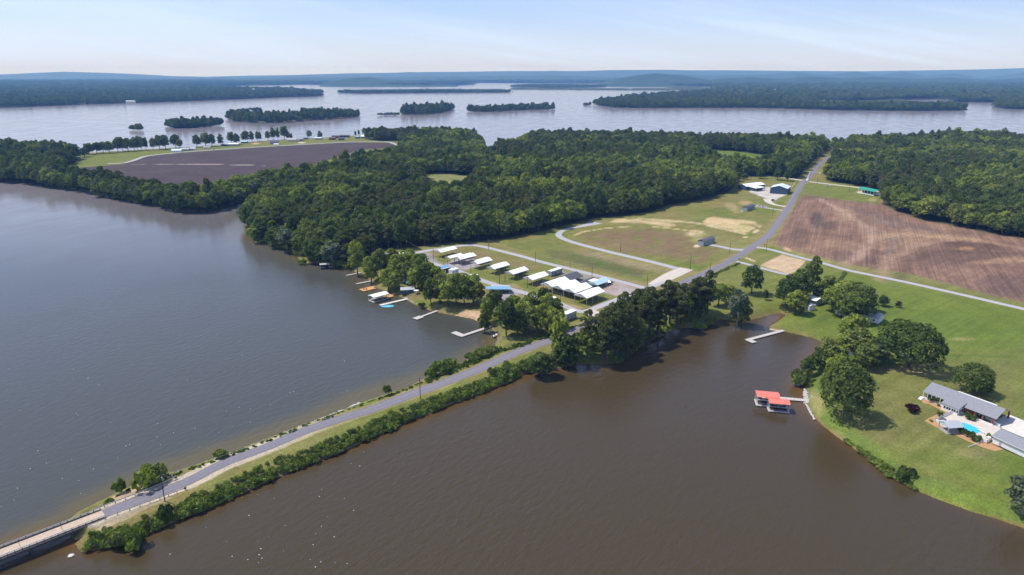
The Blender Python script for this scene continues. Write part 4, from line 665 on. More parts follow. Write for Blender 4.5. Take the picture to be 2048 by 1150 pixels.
def bankobj(name,label,pts,mix):
    me=bpy.data.meshes.new(name); V=[];n=0
    import itertools
    keys=[b for k in mix for b in BUSH[k]]; arr=[]
    for m in keys:
        a_=np.empty(len(m.vertices)*3); m.vertices.foreach_get('co',a_); arr.append(a_.reshape(-1,3)[::1])
    r=random.Random(len(pts)); allv=[];mats=[]; mm=[]
    for m in keys:
        if m.materials[0] not in mm: mm.append(m.materials[0])
    for (x,y,z,w_,h) in pts:
        i=r.randrange(len(keys)); a_=arr[i]; s=w_/4.6; c,sn=math.cos(r.uniform(0,6)),0; th=r.uniform(0,6.28); c=math.cos(th); sn=math.sin(th)
        k=len(a_)//4; idx=np.sort(np.random.default_rng(r.randrange(9999)).choice(k,int(k*.5),replace=False)); q=a_.reshape(k,4,3)[idx].reshape(-1,3)
        allv.append(np.stack([(q[:,0]*c-q[:,1]*sn)*s+x,(q[:,0]*sn+q[:,1]*c)*s+y,q[:,2]*h/2.4+z],1)); mats+= [mm.index(keys[i].materials[0])]*(len(q)//4)
    V=np.concatenate(allv); nf=len(V)//4; me.vertices.add(len(V)); me.vertices.foreach_set('co',V.astype(np.float32).ravel()); me.loops.add(len(V)); me.loops.foreach_set('vertex_index',np.arange(len(V),dtype=np.int32)); me.polygons.add(nf); me.polygons.foreach_set('loop_start',(np.arange(nf)*4).astype(np.int32)); 
    for m in mm: me.materials.append(m)
    me.polygons.foreach_set('material_index',np.array(mats,dtype=np.int32)); me.update(calc_edges=True); me.validate()
    o=bpy.data.objects.new(name,me); COL.objects.link(o); tag(o,label,kind='stuff'); o['category']='bank growth'
shore=[(160,1100),(242,1088),(308,1060),(352,1038),(407,1020),(450,1000),(520,968),(569,945),(642,918),(678,905),(740,875),(784,857),(825,837),(862,825),(906,805),(960,786),(1021,761),(1052,744),(1106,737),(1163,726),(1239,725),(1289,685),(1330,664),(1401,653),(1441,637),(1514,634)]
bk=bankpts(shore[:17],.3,6.5,1000,1,(2.0,4.8),(1.4,3.6))+bankpts(shore[3:17],5.5,11.5,620,21,(1.4,3.4),(.7,1.8))+bankpts(shore[:5],.5,7,110,2,(3.5,5.5),(2.2,4))+bankpts(shore[15:],.0,5,380,3,(2.6,4.8),(1.6,4.))+bankpts(shore[16:20],0,12,190,22,(3.5,6.5),(2.4,5))+bankpts(shore[:4],5,10,70,23,(1.6,3.4),(.8,1.8))
bankobj('bank_shrubs','dense green brush along the cove side of the causeway',bk,('shrub','oak','shrub','bright','dark'))
lk=[(134,1043),(229,988),(262,972),(349,945),(471,902),(564,866),(715,808),(813,776),(845,759),(926,724),(984,698)]
bankobj('bank_weeds','low weeds between the road and the lake',bankpts(lk,-.2,-2.6,330,4,(1.,2.2),(.4,1.1))+bankpts([(845,762),(926,727),(984,700),(1030,690),(1095,668)],-.5,-5,160,5,(1.5,3.5),(.8,2.2)),('shrub','oak'))
rb=[(1614,812),(1647,852),(1675,874),(1703,893),(1742,921),(1781,952),(1823,977),(1877,999),(1944,1023),(1998,1039),(2047,1056),(2200,1110)]
bankobj('bank_reeds','reeds and low brush along the lawn side of the cove',bankpts(rb[2:],.0,5.5,900,6,(1.8,3.8),(.8,2.2))+bankpts(rb[:4],0,1.2,50,7,(.8,1.6),(.4,.9)),('shrub','bright','shrub','oak'))
bankobj('understorey','leafy undergrowth at the foot of the woods on the lake',bankpts([(494,465),(520,482),(573,497),(632,522),(690,536)],0,9,260,8,(4,8),(3,7))+bankpts([(130,376),(222,395),(308,408),(362,422),(410,422),(478,405),(533,388)],0,8,320,9,(4,8),(3,7))+bankpts([(0,359),(68,365),(130,376)],0,8,120,10,(4,8),(3,7)),('oak','shrub','dark'))
def hedge(line,n,seed,label): bankobj('ditch_weeds',label,bankpts(line,-1,1,n,seed,(1.4,2.8),(.7,1.6)),('shrub','oak'))
hedge([(1190,640),(1168,650),(1142,655)],60,11,'weeds in the ditch between the apron and the road'); hedge([(1432,548),(1455,537),(1480,527)],70,12,'weeds in the ditch beside the pine row end'); hedge([(1691,545),(1680,560),(1668,572)],70,13,'brushy ditch running down from the farm lane')
# ================================================================ built things
def ang(p,q,z=LZ): a_,b_=at(*p,z),at(*q,z); return math.atan2(b_.y-a_.y,b_.x-a_.x)
def length(p,q,z=LZ): return (at(*p,z)-at(*q,z)).length
CAMP=ang((1173.8,591.9),(1206.2,579.4),LZ+6)  # the way the carports lie
def gable_roof(L_,W_,z0,rise,th=.18,ov=0): # two slopes, ridge along x
    mb=MB(); h=W_/2+ov; mb.prism([(-h,z0-th),(0,z0+rise-th),(h,z0-th),(h,z0),(0,z0+rise),(-h,z0)],-L_/2-ov,L_/2+ov); return mb
def carport(px,py,L_=19,W_=10,zt=6.2,label='',roofm='white_metal',rz=None,rise=None,group='white roofed open carports in the camp row',name='carport',npost=4):
    p=at(px,py,LZ+zt); t=thing(name,label,'carport',(p.x,p.y,LZ),CAMP if rz is None else rz,group)
    rise=W_*.2 if rise is None else rise
    gable_roof(L_,W_,zt-rise*.6,rise).build('roof',M[roofm],t)
    for s in (-1,1): MB().prism([(-W_/2+.15,zt-rise*.6-.2),(0,zt+rise*.4-.25),(W_/2-.15,zt-rise*.6-.2)],s*(L_/2-.1)-.04,s*(L_/2-.1)+.04).build('gable_panel',M[roofm if roofm!='white_metal' else 'mid_grey'],t)
    for s in (-1,1):
        for i in range(npost): x=-L_/2+.6+i*(L_-1.2)/(npost-1); MB().box(x-.1,x+.1,s*(W_/2-.5)-.1,s*(W_/2-.5)+.1,0,zt-rise*.6-.1).build('post',M['steel'],t)
    return t
cps=[(891.7,497.1,19,8.5,'white roofed open carport nearest the big wood, nothing under it'),(908.4,510.2,15,6.5,'narrow white carport tucked beside a longer one'),(930,510.6,18,9,'white carport over a trailer, next to the narrow one'),(962.7,519.5,17,9,'white carport over a trailer, second from the narrow one'),(996.1,529,18,9,'white carport over a pale trailer in the middle of the row'),(1033.4,539,18,9,'white carport over a grey trailer, last before the empty pad'),(1072,549.6,19,9.5,'empty white carport standing alone before the packed four'),(1111.3,561,21,11,'first white carport of the packed four'),(1133.2,567,20,11,'second white carport of the packed four'),(1155.1,573,20,11,'third white carport of the packed four'),(1179.4,582.4,21,11,'end white carport of the packed four, by the road corner')]
for c in cps: carport(c[0],c[1],c[2],c[3],6.6 if c[0]>1080 else 6.0,c[4])
def trailer(px,py,L_=14,W_=3.6,H_=3.4,wallm='white_paint',roofm='white_metal',rz=None,label='',group=None,name='travel_trailer',wheels=True,z=0,cat='trailer',skirt=.6):
    p=at(px,py,LZ); t=thing(name,label,cat,(p.x,p.y,LZ),CAMP if rz is None else rz,group)
    hw=W_/2; MB().prism([(-hw,skirt),(hw,skirt),(hw,H_-.25),(hw-.2,H_),(-hw+.2,H_),(-hw,H_-.25)],-L_/2,L_/2).build('body',M[wallm],t)
    MB().poly([(-L_/2-.1,-hw-.1),(L_/2+.1,-hw-.1),(L_/2+.1,hw+.1),(-L_/2-.1,hw+.1)],H_+.003,H_+.14).build('roof',M[roofm],t)
    n=max(2,int(L_/3.2))
    for s in (-1,1):
        for i in range(n):
            x=-L_/2+1.4+i*(L_-2.8)/max(1,n-1); MB().box(x-.55,x+.55,s*hw-.04,s*hw+.04,1.7,2.55).build('window',M['glass'],t)
    MB().box(L_*.12-.4,L_*.12+.4,-hw-.06,-hw+.02,.75,2.6).build('door',M['mid_grey'],t)
    if wheels:
        for s in (-1,1):
            for dx in (-.5,.5): MB().tube((dx-1,s*(hw-.25),.38),(dx-1,s*(hw-.02),.38),.38,n=12).build('wheel',M['rubber'],t)
        MB().bar((L_/2,0,.55),(L_/2+1.3,0,.5),.5,.12).build('hitch',M['black'],t)
    return t
trailer(933,516.5,12,3.4,3.3,label='white trailer parked under the carport beside the narrow one'); trailer(966,526,13,3.4,3.5,label='white trailer with dark windows under the fourth carport'); trailer(1000,536.5,14,3.8,3.6,label='pale long trailer under the middle carport'); trailer(1037,547,14,3.8,3.4,'grey_paint','mid_grey',label='grey trailer under the carport before the empty pad')
trailer(1110,549,13,3.6,4.0,'grey_paint','white_metal',label='grey sided white roofed trailer behind the packed carports')
carport(1137,550.5,20,13,4.6,'dark grey open shelter behind the packed carports','dark_grey',group=None,name='shelter'); trailer(1148,556,8,2.6,2.6,'mid_grey','mid_grey',label='small boat like trailer under the dark grey shelter')
carport(1173,560,17,7,3.8,'low dark grey shelter between two packed carports and the pale cabin','dark_grey',group=None,name='shelter')
carport(1199,560.5,17,8.5,4.3,'pale blue metal shelter at the end of the camp','pale_blue',group=None,name='shelter'); trailer(1187,570.5,7,5,3.8,'pale_blue','white_metal',label='small pale cabin with a white roof beside the pale blue shelter',name='cabin',wheels=False,cat='cabin',skirt=0)
carport(877,534.5,19,6,4.6,'long blue roofed shelter beside the camp road corner','blue_roof',group=None,name='shelter'); trailer(884,546,15,3.6,3.6,'slate_blue','white_metal',label='long trailer with a white roof in front of the blue shelter'); trailer(883,553,6,3.2,3.4,label='small white camper half behind a tree by the road'); trailer(907.5,547.5,7,3.8,3.8,label='short white camper at the edge of the camp road')
A0=ang((978,577),(1013,577))
carport(996.5,573.6,17,6.5,4.3,'blue roof over a trailer at the lake side of the road','blue_roof',rz=A0,group=None,name='shelter'); trailer(1001,581,13,3.6,3.3,'white_paint','mid_grey',rz=A0,label='white trailer under the blue roof at the lake side')
trailer(1138,638,10,4.0,4.8,'mid_grey','white_metal',label='tall grey camper with a white roof near the concrete apron')
for x,y,l,rz,t in ((936,560,15,.1,'white roofed trailer half hidden by trees above the lakeside lawn'),(1070,612,17,.25,'long cream roofed trailer between trees near the camp road'),(1093,606,13,.25,'cream roofed trailer end nearest the big roadside tree'),(812,549,11,.3,'white trailer glimpsed through the grove, western one'),(796,557,12,.5,'white trailer glimpsed through the grove, by the piers'),(832,558,9,.2,'white trailer glimpsed through the grove, eastern one'),(808,564,9,.7,'white trailer below the airy tree crowns')): trailer(x,y,l,3.6,3.6,rz=rz,label=t)
carport(797,507.5,14,6,4.4,'white roofed shelter left of the pole at the wood edge',rz=CAMP-.25,group=None,name='shelter'); carport(812,503.5,13,6,4.4,'white roofed shelter right under the pole at the wood edge',rz=CAMP-.25,group=None,name='shelter'); carport(766,506,14,8,4.2,'grey roofed shelter in the shade of the wood','mid_grey',rz=CAMP-.6,group=None,name='shelter')
# houses and barns
def house(name,px,py,rz,L_,W_,hw,rise,wallm,roofm,label,cat='house',wins=3,door=True,big_door=False,ov=.5,group=None,open_=False):
    p=at(px,py); p.z=gz(px,py); t=thing(name,label,cat,p,rz,group)
    wl=MB().prism([(-W_/2,-.5),(W_/2,-.5),(W_/2,hw),(0,hw+rise*.96),(-W_/2,hw)],-L_/2,L_/2).build('wall',M[wallm],t)
    gable_roof(L_,W_,hw+.12,rise+.03,.14,ov).build('roof',M[roofm],t)
    for s in (-1,1):
        for i in range(wins):
            x=-L_/2+L_*(i+.7)/(wins+.4)
            f=MB().box(x-.65,x+.65,s*W_/2-.05,s*W_/2+.05,1.0,2.2).build('window',M['white_paint'],t); MB().box(x-.55,x+.55,s*W_/2-.07,s*W_/2+.07,1.1,2.1).build('pane',M['glass'],f)
    if door: MB().box(-.5,.5,-W_/2-.07,-W_/2+.05,0,2.1).build('door',M['dark_grey'],t)
    if big_door:
        MB().box(L_/2-.03,L_/2+.06,-W_*.28,W_*.28,0,hw*.82).build('door',M['mid_grey' if big_door==1 else 'black'],t)
    return t
h1=ang((1392,487),(1417,484)); am=ang((1400,492),(1427,483))
def mobile(c,fr,label):
    t=trailer(c[0],c[1],21,6,4.4,'grey_paint','dark_grey',rz=ang(*fr),label=label,name='mobile_home',wheels=False,cat='mobile home',skirt=.15)
    gable_roof(21,6,4.42,1.0,.1,.25).build('roof_ridge',M['dark_grey'],t)
    p=MB(); p.box(2,4.6,-4.6,-3,0,.9); p.build('porch_steps',M['old_wood'],t)
mobile((1412,487.5),((1402,492.5),(1428,483.2)),'grey mobile home with a dark roof beside the pale drive'); mobile((1496.5,419.5),((1490,422.5),(1510,415.5)),'grey mobile home with a dark roof below the blue barn')
aB=ang((1542,388),(1567,391)); 
def steel_barn(px,py,rz,L_,W_,hw,rise,wallm,label):
    t=house('barn',px,py,rz,L_,W_,hw,rise,wallm,'barn_roof',label,'barn',wins=0,door=True,big_door=1,ov=.3); return t
cA=at(1541,386); cB=at(1566.5,388.6)
rzb=ang((1566.5,388.6),(1576,381)); steel_barn(1560,385.5,rzb,24,21,7.5,3.2,'slate_blue','dark blue steel barn with a pale roof beside the main road')
rz2=ang((1490,377),(1524,373)); h2=house('barn',1502,377,rz2,36,15,5,2.4,'slate_blue','white_metal','long dark walled barn with a bright white roof at the wood edge','barn',wins=4); 
p=MB(); p.prism([(-20,4.0),(-7,5.0),(-7,5.15),(-20,4.15)],-15,3); p.build('lean_to_roof',M['white_metal'],h2); q=MB(); [q.box(x-.12,x+.12,-19.6,-19.36,0,4.1) for x in (-14,-8,-2,2.6)]; q.build('lean_to_posts',M['steel'],h2); MB().box(-14.5,2.5,-17,-7.6,0,4.0).build('lean_to_wall',M['slate_blue'],h2)
rz3=ang((1724,386),(1753,392)); t=thing('pavilion','open sided building with a green metal roof on the meadow','pavilion',(at(1739,388).x,at(1739,388).y,LZ),rz3)
gable_roof(27,13,5.2,2.2,.2,.4).build('roof',M['green_roof'],t)
for s in (-1,1):
    for i in range(6): MB().box(-13+i*5.2-.15,-13+i*5.2+.15,s*6.3-.15,s*6.3+.15,0,5.2).build('post',M['white_paint'],t)
MB().box(-12.6,12.6,-6,-5.85,0,1.1).build('railing',M['white_paint'],t); MB().box(-10,8,-2,5,.1,3.0).build('wall',M['dark_grey'],t)
trailer(1757,391,9,3.6,3.8,'white_paint','white_metal',rz=rz3+.2,label='white trailer at the end of the green roofed pavilion')
# vehicles
def car(px,py,rz,label,paint='silver',L_=4.6,kind='car',loc=None,name='parked_car'):
    p=at(px,py) if loc is None else Vector(loc); t=thing(name,label,kind,(p.x,p.y,p.z+.09 if loc is None else p.z),rz); W_=1.85
    def loft(pr,w0,mb): # side outline (x,z) across the width
        n=len(pr); vs=[(x,-w0/2,z) for x,z in pr]+[(x,w0/2,z) for x,z in pr]; mb.add(vs,[tuple(range(n)),tuple(range(n,2*n))[::-1]]+[(i,n+i,n+(i+1)%n,(i+1)%n) for i in range(n)])
    b=MB(); h=L_/2; loft([(-h,.35),(h,.35),(h,.78),(h*.93,.9),(h*.45,1.0),(-h*.85,1.02),(-h,.9)],W_,b); b.build('body',M[paint],t)
    if name=='pickup_truck': g=MB(); loft([(-h*.05,1.0),(h*.42,1.0),(h*.2,1.55),(0,1.58)],W_*.86,g); g.build('glass',M['glass'],t); MB().box(-h*.92,-h*.12,-W_*.42,W_*.42,.92,1.04).build('cargo_bed',M['black'],t)
    else: g=MB(); loft([(-h*.72,1.0),(h*.42,.98),(h*.15,1.48),(-h*.5,1.5)],W_*.86,g); g.build('glass',M['glass'],t)
    r=MB(); x0,x1=(-h*.02,h*.18) if name=='pickup_truck' else (-h*.48,h*.12); r.box(x0,x1,-W_*.4,W_*.4,1.505 if name!='pickup_truck' else 1.56,1.56 if name!='pickup_truck' else 1.64); r.build('roof',M[paint],t)
    for sx in (-.62,.64):
        for s in (-1,1): MB().tube((sx*h,s*(W_/2-.2),.33),(sx*h,s*(W_/2+.02),.33),.34,n=14).build('wheel',M['rubber'],t)
    for s in (-1,1): MB().box(h-.03,h+.03,s*.65-.18,s*.65+.18,.62,.78).build('headlight',M['white_paint'],t)
    return t
car(1221,566,CAMP+.1,'blue car parked at the end of the camp','blue_paint',5.2); car(1656,372.6,-.15,'white pickup truck stopped on the pale road right of the crossing','white_paint',7,'truck',name='pickup_truck')
car(1528,414.5,-.1,'white pickup truck beside the upper grey mobile home','white_paint',6.5,'truck',name='pickup_truck'); car(1546,401,.4,'dark car on the curved barn drive','black',5); car(1519,412.5,.2,'white van next to the upper grey mobile home','white_paint',6,'van',name='parked_van')
def bucket_truck():
    p=at(1614.5,362); rz=ang((1613,364),(1621,352)); t=thing('bucket_truck','white bucket truck with its boom folded out over the crossroads','truck',(p.x,p.y,LZ+.12),rz)
    MB().prism([(-1.3,.6),(1.3,.6),(1.3,1.9),(-1.3,1.9)],-6,1.6).build('body',M['white_paint'],t)
    MB().prism([(-1.25,.6),(1.25,.6),(1.25,2.2),(1.05,3.0),(-1.05,3.0),(-1.25,2.2)],1.8,4.2).build('cab',M['white_paint'],t); MB().box(3.2,4.23,-1.0,1.0,2.0,2.7).build('windscreen',M['glass'],t)
    MB().prism([(-1.2,.6),(1.2,.6),(1.2,1.6),(-1.2,1.6)],4.2,5.6).build('bonnet',M['white_paint'],t); MB().tube((-2.5,0,1.9),(-2.5,0,3.4),.6,.5,10).build('turntable',M['white_paint'],t)
    wi=t.rotation_euler.z; inv=Matrix.Rotation(-wi,3,'Z'); e1=inv@Vector((3.2,1,10.2)); e2=inv@Vector((16.5,-1.2,8.6)); o=Vector((-2.5,0,3.4)); e1=o+e1; e2=o+e2
    MB().bar(o,e1,.6,.75).build('lower_boom',M['white_paint'],t); MB().bar(e1,e2,.5,.6).build('upper_boom',M['white_paint'],t); MB().box(e2.x-.7,e2.x+.7,e2.y-.7,e2.y+.7,e2.z-1.6,e2.z-.2).build('bucket',M['white_paint'],t)
    for x in (-4.6,-3.3,4.3):
        for s in (-1,1): MB().tube((x,s*.95,.5),(x,s*1.3,.5),.52,n=14).build('wheel',M['rubber'],t)
bucket_truck()
# utility poles: foot, height
poles=[((330,1003),11.5,'wood utility pole on the cove side near the bridge'),((841,798),11.5,'wood utility pole beside the straight causeway road'),((867,519),9.5,'utility pole with a lamp at the camp corner'),((896,541),9,'utility pole between the blue shelter and the camp road'),((924,533),8,'utility pole in front of the carport by the narrow one'),((942,552),8.5,'utility pole at the camp road above the grove'),((999,567),7,'short pole behind the blue roof at the lake side'),((1010,564.5),9,'utility pole in front of the grey trailer carport'),((1055,576),9,'utility pole in front of the lone empty carport'),((1087,589.5),11,'utility pole left of the packed carports'),((1121,614.5),10.5,'utility pole at the camp road below the packed carports'),((977,499),9.5,'utility pole on the upper camp road near the wood'),((1071,525),9.5,'utility pole on the grass above the camp row'),((1184,552.5),9.5,'utility pole beside the pale blue shelter'),((1140,536),6,'short pole behind the dark grey shelter'),((1294,577),10.5,'utility pole at the corner of camp road and apron'),((1241,502.5),9.5,'utility pole on the strip between the loop and the camp'),((1380,539),12,'utility pole by the sandy apron of the loop'),((1419,551),11,'utility pole beside the road at the end of the pines'),((1459,507),10.5,'utility pole on the drive to the lower mobile home'),((1545,431),9,'utility pole on the plot below the upper mobile home'),((1587,428),9,'utility pole at the corner of the ploughed field'),((1532,504),12,'utility pole at the farm lane corner'),((1737,599),11.5,'leaning utility pole alone on the big lawn'),((1247,613),5.5,'short pole on the verge above the pines'),((813,501),10,'utility pole at the wood edge behind the white shelters'),((1698,383),8,'utility pole on the meadow left of the green roof'),((1634,368),9,'utility pole at the crossroads meadow')]
PT={}
for (f,h,t) in poles:
    h*=.98; p=at(*f); p.z=max(.3,gz(*f)-.2); o=thing('utility_pole',t,'pole',p,CAMP+.3,'utility poles'); MB().tube((0,0,-.8),(0,0,h),.2,.13,9).build('post',M['dark_wood'],o); MB().box(-1.1,1.1,-.08,.08,h-.75,h-.6).build('crossarm',M['dark_wood'],o)
    if h>9: MB().tube((.35,0,h-2.2),(.35,0,h-1.3),.25,n=10).build('transformer',M['mid_grey'],o)
    for x in (-1,1): MB().tube((x,0,h-.6),(x,0,h-.42),.05,n=6).build('insulator',M['white_paint'],o)
    PT[f]=p+Vector((0,0,h-.45))
def wire(a_,b_,label,sag=1.6):
    p,q=PT[a_],PT[b_]; mb=MB(); pr=None
    for i in range(15): u=i/14; c=p.lerp(q,u)-Vector((0,0,sag*4*u*(1-u)))
    pts=[p.lerp(q,i/14)-Vector((0,0,sag*4*(i/14)*(1-i/14))) for i in range(15)]; o0=pts[0].copy()
    for i in range(14): mb.tube(pts[i]-o0,pts[i+1]-o0,.035,n=4)
    o=mb.build('power_line',M['steel']); o.location=o0; tag(o,label,'wire')
for a_,b_,t in (((330,1003),(841,798),'power line along the causeway between its two poles'),((1087,589.5),(1121,614.5),'short power line left of the packed carports'),((977,499),(1071,525),'power line above the upper camp road, first span'),((1071,525),(1184,552.5),'power line above the upper camp road, second span'),((1184,552.5),(1294,577),'power line over the strip to the apron corner'),((1294,577),(1380,539),'power line over the sandy apron'),((1380,539),(1459,507),'power line from the apron to the mobile home drive'),((867,519),(813,501),'power line from the camp corner to the wood edge'),((1241,502.5),(1380,539),'power line across the loop plot')): wire(a_,b_,t,2.2)
# bridge
def bridge():
    a_=at(198,1031); b_=at(0,1107.6); d=(b_-a_).normalized(); rz=math.atan2(d.y,d.x); Lb=95; t=thing('road_bridge','concrete road bridge on piers with steel rails leading off the causeway','bridge',a_,rz)
    w_=5.9; MB().box(-1.5,Lb,-w_/2,w_/2,-.35,.14).build('deck',M['concrete'],t)
    j=MB(); [j.box(x-.06,x+.06,-w_/2+.3,w_/2-.3,.14,.155) for x in range(11,95,12)]; j.build('expansion_joints',M['dark_concrete'],t)
    for s in (-1,1):
        MB().box(-1.5,Lb,s*(w_/2-.22)-.2,s*(w_/2-.22)+.2,.143,.4).build('curb',M['dark_concrete'],t)
        g=MB(); g.box(-1.5,Lb,s*(w_/2-.5)-.25,s*(w_/2-.5)+.25,-1.25,-.353); g.build('girder',M['dark_concrete'],t)
        r_=MB(); y=s*(w_/2+.02); r_.box(-1.5,Lb,y-.06,y+.06,.95,1.15); r_.box(-1.5,Lb,y-.05,y+.05,.58,.7); rl=r_.build('guardrail',M['steel'],t)
        for i in range(49): x=-1.2+i*2.0; MB().box(x-.08,x+.08,y-.09-.0*s,y+.09,-.2,1.1).build('rail_post',M['dark_grey'],rl)
    MB().box(-1.5,Lb,-.35,.35,-1.2,-.353).build('girder',M['dark_concrete'],t)
    for i,x in enumerate((8.5,20.5,32.5,44.5,56.5,68.5)):
        pc=MB(); pc.box(x-.55,x+.55,-w_/2+.2,w_/2-.2,-2.0,-1.253); pp=pc.build('pier',M['dark_concrete'],t)
        for y in (-2,0,2): MB().tube((x,y,-6),(x,y,-2.003),.38,n=10).build('pile',M['dark_concrete'],pp)
    MB().box(-2.6,-1.5,-w_/2-.8,w_/2+.8,-3.2,-.1).build('abutment',M['dark_concrete'],t)
bridge()
def guardrail(pts,label):
    P=[at(*p) for p in pts]; c=P[0]; t=thing('guardrail',label,'guardrail',c,0); r_=MB(); r2=MB()
    for p,q in zip(P[:-1],P[1:]): r_.bar(p-c+Vector((0,0,.95)),q-c+Vector((0,0,.95)),.1,.34)
    r_.build('rail',M['steel'],t); tot=0
    for p,q in zip(P[:-1],P[1:]):
        n=int((q-p).length/2.6)
        for i in range(n): x=p.lerp(q,i/n)-c; MB().box(x.x-.1,x.x+.1,x.y-.1,x.y+.1,-.1,1.05).build('post',M['wood'],t)
    e_=P[-1]-c; MB().box(e_.x-.3,e_.x+.3,e_.y-.3,e_.y+.3,.4,1.25).build('end_cap',M['dark_grey'],t)
guardrail([(187,1023.5),(231,1007),(290,985),(330,968),(352,958)],'steel guardrail on the lake side of the bridge approach'); guardrail([(211,1039),(260,1021),(320,999),(371,980)],'steel guardrail on the cove side of the bridge approach')
p=at(346,961); t=thing('marker_sign','small grey road sign at the guardrail end facing the bridge','sign',p,R(48)); MB().tube((0,0,-.3),(0,0,2.4),.05,n=6).build('post',M['steel'],t); MB().box(-.05,.05,-.45,.45,1.4,2.5).build('panel',M['steel'],t)
# docks
def dock(p,q,w_,label,m='pale_deck',ext=None,extw=3,z=.55,group=None,rz_post=True):
    a_=at(*p,z); b_=at(*q,z); d=(b_-a_); L_=d.length; rz=math.atan2(d.y,d.x); t=thing('dock',label,'dock',(a_.x,a_.y,0),rz,group)
    k=MB(); n=max(2,int(L_/3.2))
    for i in range(n): k.box(i*L_/n,(i+1)*L_/n-.05,-w_/2,w_/2,z-.14,z)
    k.build('walkway',M[m],t)
    if ext: (x0,x1,y0,y1)=ext; MB().box(x0,x1,y0,y1,z-.13,z+.01).build('platform',M[m],t)
    for i in range(n+1):
        for s in (-1,1): MB().tube((min(i*L_/n,L_-.2),s*(w_/2+.08),-1.5),(min(i*L_/n,L_-.2),s*(w_/2+.08),z+.45),.1,n=6).build('pile',M['old_wood'],t)
    return t
dock((692.6,550.6),(722,545),1.8,'short pale pier under the tallest shore tree'); dock((713,567.4),(742,561.6),2.0,'plain pale pier below the short one'); dk=dock((722,578.6),(757,570.5),2.0,'tan floating platform dock with two chairs','orange_wood',(-1,9.5,-5.5,1.3))
for i,(x,y) in enumerate(((1.2,-2.2),(2.5,-3.6))):
    c=dk.matrix_basis@Vector((x,y,0)); t=thing('deck_chair',('outer','inner')[i]+' dark red deck chair on the tan platform dock','chair',(c.x,c.y,.56),.8); MB().box(-.4,.4,-.4,.4,.3,.4).build('seat',M['brick'],t); MB().add([(-.4,.3,.4),(.4,.3,.4),(.4,.75,1.2),(-.4,.75,1.2),(-.4,.38,.4),(.4,.38,.4),(.4,.83,1.2),(-.4,.83,1.2)],[(0,1,2,3),(7,6,5,4),(0,4,5,1),(3,2,6,7),(0,3,7,4),(1,5,6,2)]).build('backrest',M['brick'],t)
    for a_,b_ in ((-.35,-.35),(.35,-.35),(-.35,.35),(.35,.35)): MB().box(a_-.04,a_+.04,b_-.04,b_+.04,0,.3).build('leg',M['brick'],t)
dock((744,597.5),(775,589.5),1.8,'dark low dock under the white boathouse roof','old_wood'); dock((771,592),(790,587),2.6,'orange cedar dock joining the boathouse to the shore','orange_wood',(-1.5,4.5,-4.5,0))
def boathouse(px,py,zt,L_,W_,rz,roofm,label,boat=None):
    p=at(px,py,zt); t=thing('boathouse',label,'boathouse',(p.x,p.y,0),rz); gable_roof(L_,W_,zt-.5,.75,.14).build('roof',M[roofm],t)
    for sx in (-1,1):
        for s in (-1,0,1): MB().box(sx*(L_/2-.4)-.1,sx*(L_/2-.4)+.1,s*(W_/2-.4)-.1,s*(W_/2-.4)+.1,-1.2,zt-.4+(.5 if s==0 else 0)).build('post',M['white_paint' if roofm=='red_roof' else 'steel'],t)
    f=MB(); f.box(-L_/2,L_/2,-W_/2,-W_/2+1.2,.35,.55); f.box(-L_/2,-L_/2+1.2,-W_/2+1.2,W_/2,.35,.55); f.box(-L_/2,L_/2,W_/2-.9,W_/2,.353,.553); f.build('deck',M['pale_deck'],t); MB().box(-L_/2+.3,L_/2-.3,-W_/2+1.6,-W_/2+1.9,zt-1.3,zt-.8).build('lift_beam',M['black'],t); return t
rw=ang((744,597),(775,589)); boathouse(757,587.5,4.6,13,7.2,rw,'white_metal','boathouse with a white sloping roof beside the cedar dock')
dock((760,610.2),(817,596.8),2.6,'long bright white pier with a blue float beside it','pale_concrete'); dock((842,633),(876,620.6),2.0,'pale pier ending in a square platform','pale_deck',(-5.5,.5,-2.2,2.2)); dock((921,672.5),(988,650.2),2.6,'longest L shaped pier near the causeway','pale_deck',(-.4,3.6,0,8.5))
dock((1493,680),(1567,660.4),2.7,'pale L shaped pier reaching into the brown cove','pale_deck',(-.6,3.2,-5.0,0)); dock((1556,795.5),(1632,802),2.7,'pale walkway from the riprap to the red boathouses','pale_deck')
rr_=ang((1514,785.5),(1556,789)); boathouse(1535.5,787,5.6,10.5,7.0,rr_,'red_roof','red roofed boathouse farther from the lawn, pale deck in front'); boathouse(1558,800.5,5.2,9.4,5.8,rr_,'red_roof','red roofed boathouse nearer the lawn with a dark boat')
